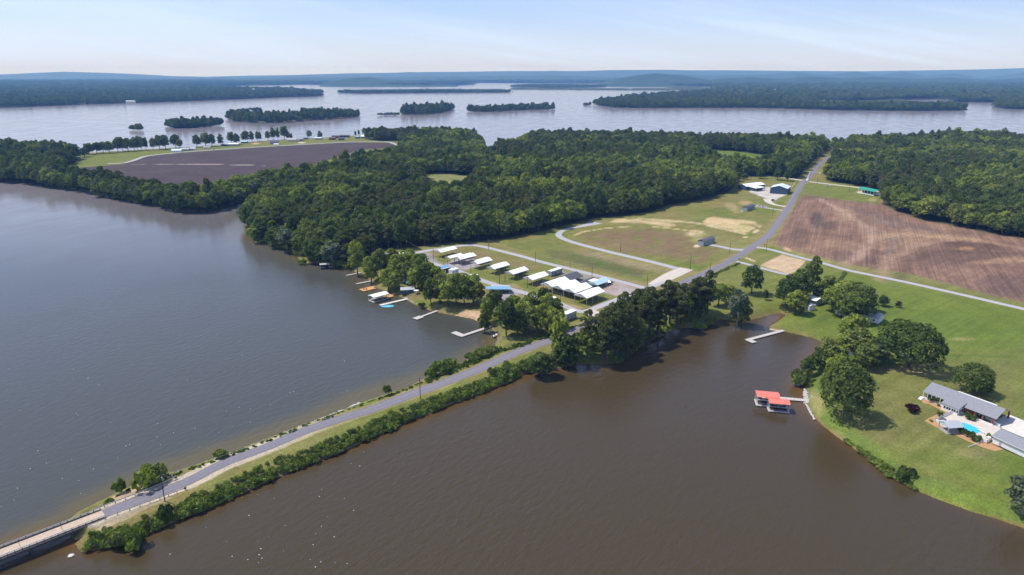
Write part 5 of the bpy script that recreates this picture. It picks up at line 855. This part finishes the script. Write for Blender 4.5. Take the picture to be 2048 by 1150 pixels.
def boat(px,py,rz,L_,W_,label,hull='navy',kind='motor_boat',canopy=None,z=0.1):
    p=at(px,py,.4); t=thing(kind,label,'boat',(p.x,p.y,z-.0),rz); b=MB(); n=9; vs=[];h=L_/2
    for i in range(n):
        u=i/(n-1); x=-h+L_*u; ww=W_/2*(1-max(0,(u-.55)/.45)**2.2*.96); vs+=[(x,-ww,.75+.2*u),(x,-ww*.75,.05+.1*u*u),(x,ww*.75,.05+.1*u*u),(x,ww,.75+.2*u)]
    fs=[(0,1,2,3)]+[((n-1)*4+3,(n-1)*4+2,(n-1)*4+1,(n-1)*4)]
    for i in range(n-1): a_=i*4; fs+=[(a_,a_+4,a_+5,a_+1),(a_+1,a_+5,a_+6,a_+2),(a_+2,a_+6,a_+7,a_+3),(a_+3,a_+7,a_+4,a_)]
    b.add(vs,fs); b.build('hull',M[hull],t); MB().box(-h*.7,h*.3,-W_*.35,W_*.35,.76,.9).build('cockpit',M['cream'],t); MB().box(-h*.3,-h*.15,-W_*.3,W_*.3,.9,1.35).build('windscreen',M['glass'],t); MB().box(-h-.35,-h+.1,-.2,.2,.2,1.15).build('outboard_motor',M['black'],t)
    if canopy:
        MB().prism([(-W_/2,2.35),(-W_*.3,2.6),(W_*.3,2.6),(W_/2,2.35),(W_/2,2.3),(-W_/2,2.3)],-h*.6,h*.5).build('canopy',M[canopy],t)
        for sx in (-.5,.4):
            for s in (-1,1): MB().tube((h*sx,s*W_*.42,.8),(h*sx,s*W_*.42,2.32),.05,n=5).build('canopy_post',M['steel'],t)
    return t
boat(1560,811,rr_,8.5,2.6,'dark blue motor boat moored beside the nearer red boathouse'); boat(1535,797.5,rr_,7.5,2.4,'dark covered motor boat under the farther red roof','black'); boat(759,594,rw,7,2.4,'dark motor boat under the white boathouse roof','navy')
boat(650,536,.15,7,2.6,'dark motor boat on its lift under a small grey roof','navy'); boat(668,533.5,.2,9,3.0,'silver pontoon boat with a red canopy by the wood','silver','pontoon_boat','red',.1)
p=at(649,526.5,4.4); t=thing('boat_lift','boat lift with a small grey brown roof at the wood','boat lift',(p.x,p.y,0),.25); gable_roof(8,5,3.9,.6).build('roof',M['old_wood'],t)
for sx in (-1,1):
    for s in (-1,1): MB().box(sx*3.4-.1,sx*3.4+.1,s*2-.1,s*2+.1,-1,3.95).build('post',M['old_wood'],t)
boat(1020,679,-.1,8,2.6,'blue boat hauled out under the big dark tree','blue_paint',z=1.2); boat(990,673,.9,4.5,1.6,'small white boat on the bank near the long pier','white_paint',z=.6)
p=at(775,612.5,0); t=tag(MB().poly([(math.cos(k*.42)*4.6,math.sin(k*.42)*2.6) for k in range(15)],-.05,.16).build('swim_float',M['turquoise']),'turquoise oval float beside the long white pier','float'); t.location=(p.x,p.y,0)
house('shed',815,582,.2,9,5.5,2.6,1.2,'slate_blue','mid_grey','small dark blue shed with a grey roof at the lakeside lawn','shed',wins=1); p=at(833,587); t=thing('sun_shade','round white and red sun shade on the lakeside lawn','sun shade',(p.x,p.y,LZ),0); MB().tube((0,0,0),(0,0,2.6),.05,n=6).build('pole',M['steel'],t); MB().tube((0,0,2.3),(0,0,3.0),1.9,.1,12).build('canopy',M['white_paint'],t)
p=at(817,570.5); t=thing('tent','teal pop up tent between the grove trees','tent',(p.x,p.y,LZ),.4); MB().add([(-1.8,-1.8,2.2),(1.8,-1.8,2.2),(1.8,1.8,2.2),(-1.8,1.8,2.2),(0,0,3.3)],[(0,1,4),(1,2,4),(2,3,4),(3,0,4),(3,2,1,0)]).build('canopy',M['teal'],t)
for a_ in (-1.7,1.7):
    for b_ in (-1.7,1.7): MB().tube((a_,b_,0),(a_,b_,2.2),.05,n=5).build('leg',M['steel'],t)
# loose stones
def rocks(name,label,pts,s0,s1,kind='stuff'):
    r=random.Random(len(pts)*3); mb=MB()
    for (x,y,z) in pts:
        s=r.uniform(s0,s1); bm=bmesh.new(); bmesh.ops.create_icosphere(bm,subdivisions=1,radius=s); 
        for v_ in bm.verts: v_.co*=r.uniform(.7,1.2)
        for v_ in bm.verts: v_.co.z*=.65
        mb.add([(v_.co.x+x,v_.co.y+y,v_.co.z+z) for v_ in bm.verts],[[q.index for q in f.verts] for f in bm.faces]); bm.free()
    o=mb.build(name,M['rock']); tag(o,label,kind=kind); o['category']='rocks'; return o
r=random.Random(4); pts=[]
for _ in range(330):
    px,py=r.uniform(1606,1634),r.uniform(774,803)
    if inpoly(px,py,[(1609,774),(1622,786),(1631,800),(1609,803),(1607,790)]): q=at(px,py,1.2); pts.append((q.x,q.y,max(.2,gz(px,py)*.8)))
for _ in range(60): u=r.random(); px,py=1613+u*16,808+u*30; q=at(px+r.uniform(-1,1),py,.6); pts.append((q.x,q.y,.4))
rocks('riprap','pale riprap stones where the walkway meets the lawn',pts,.3,.75)
pts=[]
for _ in range(240): u=r.random(); px,py=(808+u*45,594+u*20); q=at(px+r.uniform(-2,2),py+r.uniform(-1,1.5),.6); pts.append((q.x,q.y,.4))
for _ in range(70): u=r.random(); px,py=(700+u*20,811-u*8); q=at(px,py+r.uniform(0,3),1.6); pts.append((q.x,q.y,1.2))
for _ in range(260): u=r.random(); px,py=(349+u*430,946-u*160); i=0; q=at(px,py,.4); a_=[p for p in lk]; xs=[p[0] for p in lk]; ys=[p[1] for p in lk]; py=float(np.interp(px,xs,ys))+r.uniform(0,2); q=at(px,py,.3); pts.append((q.x,q.y,.25))
rocks('shore_stones','stones along the lake edge',pts,.22,.6)
p=at(142,1112,0); mb=MB(); bm=bmesh.new(); bmesh.ops.create_icosphere(bm,subdivisions=2,radius=1.0); r=random.Random(8)
for v_ in bm.verts: v_.co*=r.uniform(.8,1.15); v_.co.z*=.5
mb.add([v_.co[:] for v_ in bm.verts],[[q.index for q in f.verts] for f in bm.faces]); bm.free(); o=mb.build('boulder',mat('pale_stone',(.6,.57,.48),.9,.15,2)); o.location=(p.x,p.y,.1); tag(o,'pale rock breaking the brown water beside the bridge','rock')
def snag(px,py,h,label,seed):
    r=random.Random(seed); mb=MB(); p=at(px,py); 
    def br(a_,d,L_,rad,k):
        e_=a_+d*L_; mb.tube(a_,e_,rad,rad*.6,5)
        if k: 
            for _ in range(4): dd=(d+Vector((r.uniform(-.7,.7),r.uniform(-.7,.7),r.uniform(-.1,.5)))).normalized(); br(a_.lerp(e_,r.uniform(.5,1)),dd,L_*r.uniform(.5,.75),rad*.55,k-1)
    br(Vector((0,0,-.5)),Vector((0,0,1)),h*.45,.16,4); o=mb.build('dead_tree',M['birch']); o.location=(p.x,p.y,gz(px,py)); tag(o,label,'dead tree')
snag(1000,692,9,'bare grey dead tree on the lake side of the causeway',2); snag(963,708,9,'smaller bare dead tree left of the bare grey one',5); snag(1022,690,6,'bare twiggy dead tree right beside the blue boat',6)
r=random.Random(12); fm=MB()
for _ in range(120):
    px,py=(r.uniform(0,760),r.gauss(900,90)) if r.random()<.82 else (r.uniform(150,760),r.uniform(960,1145)); q=at(px,py,0)
    if py>1150 or py<640 or gz(px,py)>.1 or D_ROAD[min(len(PY)-1,np.searchsorted(-PY,-py)),min(len(PX)-1,np.searchsorted(PX,px))]<12: continue
    s=r.uniform(.07,.2); k=r.randint(5,7); fm.poly([(q.x+s*r.uniform(.6,1.3)*math.cos(j*6.283/k),q.y+s*r.uniform(.6,1.3)*math.sin(j*6.283/k)) for j in range(k)],.01,.05)
o=fm.build('white_flecks',M['white_paint']); tag(o,'tiny white flecks scattered on the lake and cove',kind='stuff'); o['category']='foam'  # small flat white discs lying just above the water
# sheds and house in the east cluster
rs=ang((1603,611),(1624,619)); house('shed',1613.5,617,rs,9,5.5,3.4,.5,'white_paint','white_metal','white box shed at the shore of the east clump','shed',wins=2,ov=.15)
rt=ang((1616,606),(1634,611)); t=house('shed',1625,606,rt,9,9,3.6,1.1,'grey_paint','white_metal','tin roofed shed with streaked panels behind the white box shed','shed',wins=1,ov=.8)
house('house',1717,634,ang((1700,630),(1745,640)),26,9,3.4,2.2,'white_paint','mid_grey','white house almost hidden under the clump of trees',wins=6); house('shed',1712,712,.2,6,4.5,2.6,1,'white_paint','mid_grey','pale shed among the shore clump by the round oak','shed',wins=1)
t=thing('picnic_table','low pale picnic table at the lawn side of the hidden house','table',at(1750,635),.5); MB().box(-1.5,1.5,-.4,.4,.7,.78).build('tabletop',M['pale_deck'],t); [MB().box(-1.5,1.5,s*.8-.15,s*.8+.15,.4,.46).build('bench',M['pale_deck'],t) for s in (-1,1)]; [MB().box(x-.08,x+.08,-.7,.7,0,.7).build('leg',M['pale_deck'],t) for x in (-1,1)]
p=at(1550,657.5,1.0); o=MB().poly([(-3,-1.6),(3,-1.6),(3,1.6),(-3,1.6)],-.2,.12).build('boat_ramp',M['wood']); o.location=(p.x,p.y,gz(1550,657)+.15); o.rotation_euler=(0,0,-.4); tag(o,kind='structure')
# mailbox posts and field markers
for px,py,t in ((1478,521,'dark mailbox at the farm driveway corner'),(1529,492,'dark utility box beside the farm lane corner')):
    q=thing('mailbox',t,'mailbox',at(px,py),.4); MB().box(-.08,.08,-.08,.08,0,1.1).build('post',M['dark_wood'],q); MB().prism([(-.3,1.1),(.3,1.1),(.3,1.45),(0,1.7),(-.3,1.45)],-.5,.5).build('box',M['black'],q)
def fence(pts,label,h=1.2,m='steel',post='old_wood',rails=(.35,.7,1.1),sp=3.0,name='fence',solid=False,zb=None):
    P=[at(*p,LZ if zb is None else zb) for p in pts]; c=P[0]; t=thing(name,label,'fence',c,0); r_=MB()
    for p,q in zip(P[:-1],P[1:]):
        if solid: r_.bar(p-c+Vector((0,0,h*.55)),q-c+Vector((0,0,h*.55)),.05,h*.8)
        else:
            for z in rails: r_.bar(p-c+Vector((0,0,z)),q-c+Vector((0,0,z)),.05,.1)
    r_.build('rails' if not solid else 'panel',M[m],t); 
    for p,q in zip(P[:-1],P[1:]):
        n=max(1,int((q-p).length/sp))
        for i in range(n+1): x=p.lerp(q,i/n)-c; MB().box(x.x-.07,x.x+.07,x.y-.07,x.y+.07,-.1,h+.1).build('post',M[post],t)
fence([(1572,392),(1582,378),(1594,361)],'light wire fence between the blue barn and the main road',2.0,'white_paint','white_paint',(.7,1.3,1.9),5)
# ---- ranch house by the pool
def ranch():
    ze=LZ+3.4; e0=at(1845.4,783,ze); e1=at(1986.7,836.6,ze); L_=(e1-e0).length; rz=math.atan2(e1.y-e0.y,e1.x-e0.x); t=thing('ranch_house','long white ranch house with a grey shingle roof beside the pool','house',(e0.x,e0.y,LZ),rz)
    W_=14; hr=3.2; ov=.6
    # local frame: x along the front eave, y to the back, eave at z 3.4
    rf=MB(); rf.prism([(0,3.25),(W_/2,3.25+hr),(W_,3.25),(W_,3.4),(W_/2,3.4+hr),(0,3.4)],0,L_+1.2); rf.build('roof',M['shingle'],t)
    sx0,sx1=L_*.345,L_*.60; sr=MB(); sr.prism([(-4.0,3.1),(2.6,4.62),(2.6,4.78),(-4.0,3.27)],sx0,sx1); sr.build('sunroom_roof',M['shingle'],t)
    MB().box(1.2,L_*.72,1.6,W_-.8,-.2,3.3).build('wall',M['brick'],t); MB().prism([(1.6,3.3),(W_-.8,3.3),(W_/2,3.2+hr)],1.2,1.5).build('gable',M['white_paint'],t)
    MB().box(sx0+.4,sx1-.4,-3.7,1.5,-.2,3.05).build('sunroom_wall',M['white_paint'],t)
    for i in range(3):
        x=sx0+1.2+i*(sx1-sx0-1.2)/3; f=MB().box(x,x+2.3,-3.78,-3.66,1.1,2.5).build('window',M['white_paint'],t); MB().box(x+.15,x+1.0,-3.82,-3.64,1.25,2.35).build('pane',M['glass'],f); MB().box(x+1.3,x+2.15,-3.82,-3.64,1.25,2.35).build('pane',M['glass'],f)
    for y in (-2.6,-.6): f=MB().box(sx1-.45,sx1-.33,y,y+1.5,.9,2.3).build('window',M['white_paint'],t); MB().box(sx1-.46,sx1-.3,y+.1,y+1.4,1.0,2.2).build('pane',M['glass'],f)
    MB().box(.4,sx0+.2,-.2,1.6,-.2,.35).build('porch_floor',M['pale_concrete'],t)
    for i in range(6): x=.5+i*(sx0-.9)/5; MB().box(x-.1,x+.1,-.05,.15,.35,3.3).build('porch_post',M['white_paint'],t)
    r_=MB(); r_.box(.5,sx0,.0,.1,1.1,1.2); r_.box(.5,sx0,.02,.08,.55,.6); [r_.box(.6+k*.45,.66+k*.45,.02,.08,.35,1.1) for k in range(int((sx0-.8)/.45))]; r_.build('porch_railing',M['white_paint'],t)
    for i in range(4): x=1.9+i*2.3; f=MB().box(x,x+1.4,1.5,1.7,.9,2.5).build('window',M['white_paint'],t); MB().box(x+.1,x+1.3,1.48,1.72,1.0,2.4).build('pane',M['glass'],f)
    st=MB(); [st.box(-.4,1.2,-1.3-k*.35,-.95-k*.35,-.2,.6-k*.16) for k in range(4)]; st.box(-.4,1.2,-.95,.2,-.2,.75); st.build('porch_steps',M['white_paint'],t)
    for x in (L_*.72+1.0,L_*.86,L_-.4): MB().box(x-.3,x+.3,.3,.9,-.1,3.3).build('brick_column',M['brick'],t)
    for x in (L_*.86,L_+.4): MB().box(x-.3,x+.3,W_-1.2,W_-.6,-.1,3.3).build('brick_column',M['brick'],t)
    bk=MB(); bk.prism([(W_-.3,3.05),(W_+3.2,2.5),(W_+3.2,2.6),(W_-.3,3.2)],L_*.25,L_*.8); bk.build('rear_porch_roof',M['white_metal'],t)
    MB().tube((L_*.3,3.0,4.4),(L_*.3,3.0,5.3),.16,n=8).build('vent_pipe',M['mid_grey'],t)
    MB().box(L_*.3-.0,L_+.5,-.3,.1,.0,.6).build('terrace_wall',M['white_paint'],t)
    def lw(x,y,z=0): c,s=math.cos(rz),math.sin(rz); return Vector((e0.x+x*c-y*s,e0.y+x*s+y*c,LZ+z))
    return t,rz,L_,lw
rh,RZ,RL,lw=ranch()
def sheet(name,px,z,m,kind='structure',th=.05):
    o=MB().poly([at(*p)[:2] for p in px],LZ+z-th,LZ+z).build(name,M[m]); tag(o,kind=kind); return o
sheet('mulch_bed',[(1849,841.5),(1858,836),(1874,829),(1884,842),(1903,860),(1935,873),(1975,884),(2000,888),(2060,922),(2060,914),(2012,898),(2004,899),(1990,902),(1966,895),(1930,879.5),(1906,868),(1872,854)],.012,'mulch'); sheet('mulch_bed',[(1843,801),(1850,794),(1872,806),(1893,816),(1893,826),(1874,816),(1858,808),(1846,806)],.012,'mulch')
sheet('patio',[(1869,841),(1898,823),(1945,832),(1965,838),(2004,855),(1976,882),(1966,883),(1930,869),(1906,860),(1884,852)],.03,'patio'); sheet('driveway_slab',[(1988,840),(2018,829),(2060,846),(2200,905),(2200,935),(2060,880),(2004,857)],.03,'pale_concrete')
POOL=[(1925,845),(1941,850),(1958,858),(1960,864),(1951,868),(1943,867),(1928,860),(1914,854.5)]
o=MB(); o.poly([at(*p)[:2] for p in POOL],LZ+.04,LZ+.075); o=o.build('swimming_pool',M['pool']); tag(o,'bright turquoise kidney shaped swimming pool on the patio','pool')
t=thing('diving_board','white board at the narrow end of the pool','diving board',at(1962,864),ang((1958,863),(1968,868))); MB().box(-1.6,1.6,-.25,.25,.45,.52).build('board',M['white_paint'],t); MB().box(.6,1.4,-.25,.25,0,.45).build('base',M['steel'],t)
def pavilion():
    zt=3.9; p=at(1903,845,LZ+zt); rz=ang((1884,848),(1908,864),LZ+3)
    t=thing('pool_pavilion','grey roofed wooden pavilion beside the pool','pavilion',(p.x,p.y,LZ),rz+math.pi/2); L_,W_=7.4,6.4; gable_roof(L_,W_,3.1,1.5,.15).build('roof',M['mid_grey'],t)
    for sx in (-1,1):
        MB().prism([(-W_/2+.1,3.0),(W_/2-.1,3.0),(0,4.4)],sx*(L_/2-.2)-.04,sx*(L_/2-.2)+.04).build('gable_panel',M['pale_blue'],t)
        for s in (-1,1): MB().box(sx*(L_/2-.5)-.13,sx*(L_/2-.5)+.13,s*(W_/2-.5)-.13,s*(W_/2-.5)+.13,-.3,3.1).build('post',M['old_wood'],t)
    r_=MB(); 
    for z in (.5,1.1):
        r_.box(-L_/2+.4,L_/2-.4,-W_/2+.45,-W_/2+.55,z,z+.1); r_.box(-L_/2+.45,-L_/2+.55,-W_/2+.4,W_/2-.4,z,z+.1)
    r_.build('railing',M['wood'],t); MB().box(-L_/2+.3,L_/2-.3,-W_/2+.3,W_/2-.3,-.25,.12).build('floor',M['old_wood'],t); return t
pavilion()
p=at(1902,853); t=thing('patio_table','dark table under the pool pavilion roof','table',(p.x,p.y,LZ+.12),RZ); MB().tube((0,0,.7),(0,0,.78),1.1,n=16).build('tabletop',M['dark_grey'],t); MB().tube((0,0,0),(0,0,.7),.12,n=8).build('leg',M['dark_grey'],t)
fence([(1871,843),(1884,835),(1902,827)],'white fence on the house side of the pavilion',1.5,'white_paint','white_paint',name='picket_fence',solid=True,sp=2.4); fence([(1871,843),(1884,850)],'short white fence at the pavilion corner',1.5,'white_paint','white_paint',name='picket_fence',solid=True,sp=2.4); fence([(1913,858),(1930,871),(1952,879),(1974,887),(1985,878)],'long white fence between pool and lawn',1.5,'white_paint','white_paint',name='picket_fence',solid=True,sp=2.4); fence([(1952,829),(1978,842),(1999,855)],'white fence between patio and covered parking',1.5,'white_paint','white_paint',name='picket_fence',solid=True,sp=2.4)
fence([(1937.5,895),(1965,884)],'thin white rail lying out over the lawn below the fence',.7,'white_paint','white_paint',(.3,.6),6,name='hose_rail')
def garage():
    ze=LZ+3.2; a_=at(1983.4,871,ze); b_=at(2046,900,ze); L_=24; rz=math.atan2(b_.y-a_.y,b_.x-a_.x); t=thing('garage','white garage with a grey shingle roof below the driveway','garage',(a_.x,a_.y,LZ),rz); W_=10
    MB().prism([(0,3.05),(W_/2,5.2),(W_,3.05),(W_,3.2),(W_/2,5.35),(0,3.2)],0,L_).build('roof',M['shingle'],t); MB().box(.5,L_-.5,.6,W_-.6,-.3,3.1).build('wall',M['white_paint'],t); MB().prism([(.6,3.1),(W_-.6,3.1),(W_/2,5.0)],.5,.7).build('gable',M['white_paint'],t); MB().box(0,L_,-.08,.06,3.02,3.2).build('gutter',M['white_paint'],t); MB().box(3,4,.52,.7,0,2.1).build('door',M['mid_grey'],t)
garage()
boat(1983,894.5,RZ-.1,5.2,1.6,'small white boat lying upside the garage wall','white_paint',z=LZ+.1)
q=lw(RL*.93,5.5,.05); car(0,0,RZ+1.5,'silver car parked under the ranch house carport','silver',4.7,loc=q); q=lw(RL*.82,5.5,.05); car(0,0,RZ+1.5,'dark car deeper under the ranch house carport','black',4.6,loc=q)
for i,(x,y,w_,h,k,tt_) in enumerate(((1862,803,3.2,2.6,'dark','left bush against the ranch house porch'),(1871,806,4.2,3.2,'oak','tall bush against the ranch house porch'),(1877,812,2,1.2,'shrub','small bush at the porch corner near the sunroom'),(1941,838,5,2.6,'dark','brownish bush at the sunroom corner'),(1924,866,3.6,2.8,'dark','bush against the pavilion back post'),(1937,874,3.8,3.2,'dark','middle bush of the fence row below the pool'),(1950,881,4.4,3.2,'dark','right bush of the fence row below the pool'),(1862,843,1.8,.9,'shrub','small plant in the mulch point'),(1979,874,2.4,1.6,'bright','yellow green plant at the garage corner'))): bush(k,x,y,w_,h,tt_,z=LZ,name='garden_bush')
# little palm at the patio corner
def palm():
    p=at(1878,837); t=thing('palm_tree','small fan palm at the patio corner','palm',p,0); MB().tube((0,0,0),(0,0,2.6),.2,.16,8).build('trunk',M['trunk'],t); mb=MB(); r=random.Random(1)
    for i in range(26):
        a_=i*2.4; el=r.uniform(-.5,1.1); d=Vector((math.cos(a_)*math.cos(el),math.sin(a_)*math.cos(el),math.sin(el))); u=Vector((-math.sin(a_),math.cos(a_),0)); b0=Vector((0,0,2.6)); m1=b0+d*1.1; e_=b0+d*1.9-Vector((0,0,.5)); mb.add([b0+u*.05,m1+u*.4,e_,m1-u*.4,b0-u*.05],[(0,1,2,3,4)])
    mb.build('fronds',FM['dark'],t)
palm()
# lakeside cabins beyond the brown field
cabs=[(354,304,.25,17,12,3.5,2.6,'white_paint','barn_roof','pale barn with a bright roof at the lane bend','barn'),(371,301,.1,16,9,3,2,'grey_paint','mid_grey','grey cabin behind the pale barn','cabin'),(387,300,.0,11,7,3,2,'white_paint','mid_grey','small white cabin left of the dense lakeshore trees','cabin'),(415,297,.0,14,6,2.6,1.4,'cream','old_wood','low cream cabin under the dense lakeshore trees','cabin'),(450,291.5,.1,12,7,3,1.8,'slate_blue','mid_grey','small blue cabin behind the long white trailer','cabin'),(468,291.5,.12,21,8,3.8,1.6,'grey_paint','white_metal','long low cabin with a white roof on the grassy point','cabin'),(489,286,.1,13,8,3.2,1.8,'slate_blue','pale_blue','blue grey cabin at the water behind the sand patch','cabin'),(549,287.5,.2,17,12,4.6,3,'grey_paint','dark_grey','grey two storey cabin by the tall lakeshore trees','cabin'),(553,291,.2,10,5,3,1.2,'white_paint','white_metal','small white porch cabin in front of the grey one','cabin'),(585,283,.1,20,13,4.6,3.2,'cream','old_wood','brown roofed house beside the white drive','house'),(603,282.5,.1,9,8,3.4,2,'grey_paint','dark_grey','small grey garage right of the brown roofed house','garage'),(612,278.5,.0,10,6,2.6,1.4,'dark_grey','dark_grey','low dark shed left of the flat crowned tree','shed'),(637,279,.0,16,8,3.6,1.6,'grey_paint','barn_roof','grey cabin with a pale roof under the round lone tree','cabin'),(665,279.5,.1,14,10,4,2.4,'brick','dark_grey','dark red cabin on the green point','cabin'),(672,276,.0,18,8,4.5,2,'brick','dark_grey','dark roofed cabin at the water behind the dark red one','cabin'),(683,280,.1,13,9,3.6,2,'slate_blue','dark_grey','dark blue cabin at the lane on the green point','cabin'),(690,274.5,.0,22,8,4,1.8,'slate_blue','dark_grey','long dark boathouse roof at the water','cabin'),(715,276.8,.0,10,7,3.6,2,'slate_blue','blue_roof','small blue cabin between the two slim trees','cabin'),(731,276.5,.0,20,11,4.6,2.6,'grey_paint','white_metal','shed with a brilliant white roof at the end of the lane','shed'),(756,275.6,.0,17,8,3,1.4,'white_paint','pale_blue','low pale shed right of the brilliant white roof','shed'),(771,276.5,.1,14,8,3,1.4,'white_paint','mid_grey','low white trailer home beside the dark wood edge','cabin')]
for (x,y,rz,l,w_,h,ri,wm,rm,t,c) in cabs: house({'barn':'barn','cabin':'cabin','house':'house','shed':'shed','garage':'garage'}[c],x,y,rz,l,w_,h,ri,wm,rm,t,c,wins=2)
house('cabin',1229,300,.3,18,13,4,4,'cream','brick','red roofed cabin peeping out of the big wood','cabin',wins=2)
for x,y,t in ((945,286,'left piece of the dark boat dock in the notch bay'),(958,287,'covered dark boat dock in the notch bay')): 
    p=at(x,y,4); o=thing('boat_dock',t,'dock',(p.x,p.y,0),.1); gable_roof(14,7,4,1.2).build('roof',M['dark_grey'],o); [MB().box(a_-.15,a_+.15,b_-.15,b_+.15,-1,4).build('post',M['dark_wood'],o) for a_ in (-6,6) for b_ in (-3,3)]
p=at(428,298.5); car(428,299,.1,'dark green car on the grass below the lakeshore trees','black',5)
# far shore buildings seen as bright specks
fb=[(262,207,'white_metal',45,12,'white roofed building on the far left shore'),(165,207.5,'cream',26,10,'cream cottage at the water on the far left shore'),(511,185,'white_metal',110,25,'long white roofed hall among far shore trees'),(530,189,'cream',40,12,'cream building at the water right of the long hall'),(590,192,'cream',30,10,'cream cottage near the tip of the far left shore'),(1511,158.8,'white_metal',130,60,'bright white building below the far hills'),(1780,177,'white_metal',90,30,'white roofed hall far in the east woods'),(1548,186,'white_metal',60,20,'white building row seen between far woods'),(1575,188.6,'white_metal',70,20,'white building beside the far inlet'),(1604,190,'cream',50,20,'cream building at the end of the far inlet'),(1372,168,'white_metal',70,30,'white building by the far narrow channel'),(1395,170,'white_metal',60,30,'second white building by the far narrow channel')]
for x,y,m,l,w_,t in fb:
    p=at(x,y,LZ); p.z=LZ+float(terr(np.array([p.x]),np.array([p.y]))[0])+ (10 if y<190 else 4); o=thing('lakeside_building',t,'building',p,.1); MB().box(-l/2,l/2,-w_/2,w_/2,-14,6).build('wall',M['cream'],o); gable_roof(l,w_,6.1,w_*.18,.3,1).build('roof',M[m],o)
# the far road causeway piers
t=thing('far_causeway','long thin road embankment across the far lake','embankment',at(1180,179.6,0),0); P0=at(1020,178.8,0); P1=at(1340,180.6,0); mb=MB(); c=Vector(t.location); mb.bar(P0-c+Vector((0,0,4)),P1-c+Vector((0,0,4)),26,9); mb.build('embankment',M['trunk'],t)
# air
hb=MB().box(-34000,34000,-3500,33500,-2,395); me=hb.mesh('haze',M['glass']); me.materials.clear(); hm=bpy.data.materials.new('haze_air'); hm.use_nodes=True; n=hm.node_tree.nodes; 
for q in list(n): n.remove(q)
ho=n.new('ShaderNodeOutputMaterial'); hv=n.new('ShaderNodeVolumePrincipled'); hv.inputs['Color'].default_value=(.2,.46,1,1); hv.inputs['Absorption Color'].default_value=(1,1,1,1); hv.inputs['Density'].default_value=6.6e-5; hv.inputs['Anisotropy'].default_value=.0; hm.node_tree.links.new(hv.outputs[0],ho.inputs['Volume']); me.materials.append(hm); ho_=bpy.data.objects.new('haze',me); COL.objects.link(ho_); tag(ho_,kind='stuff')
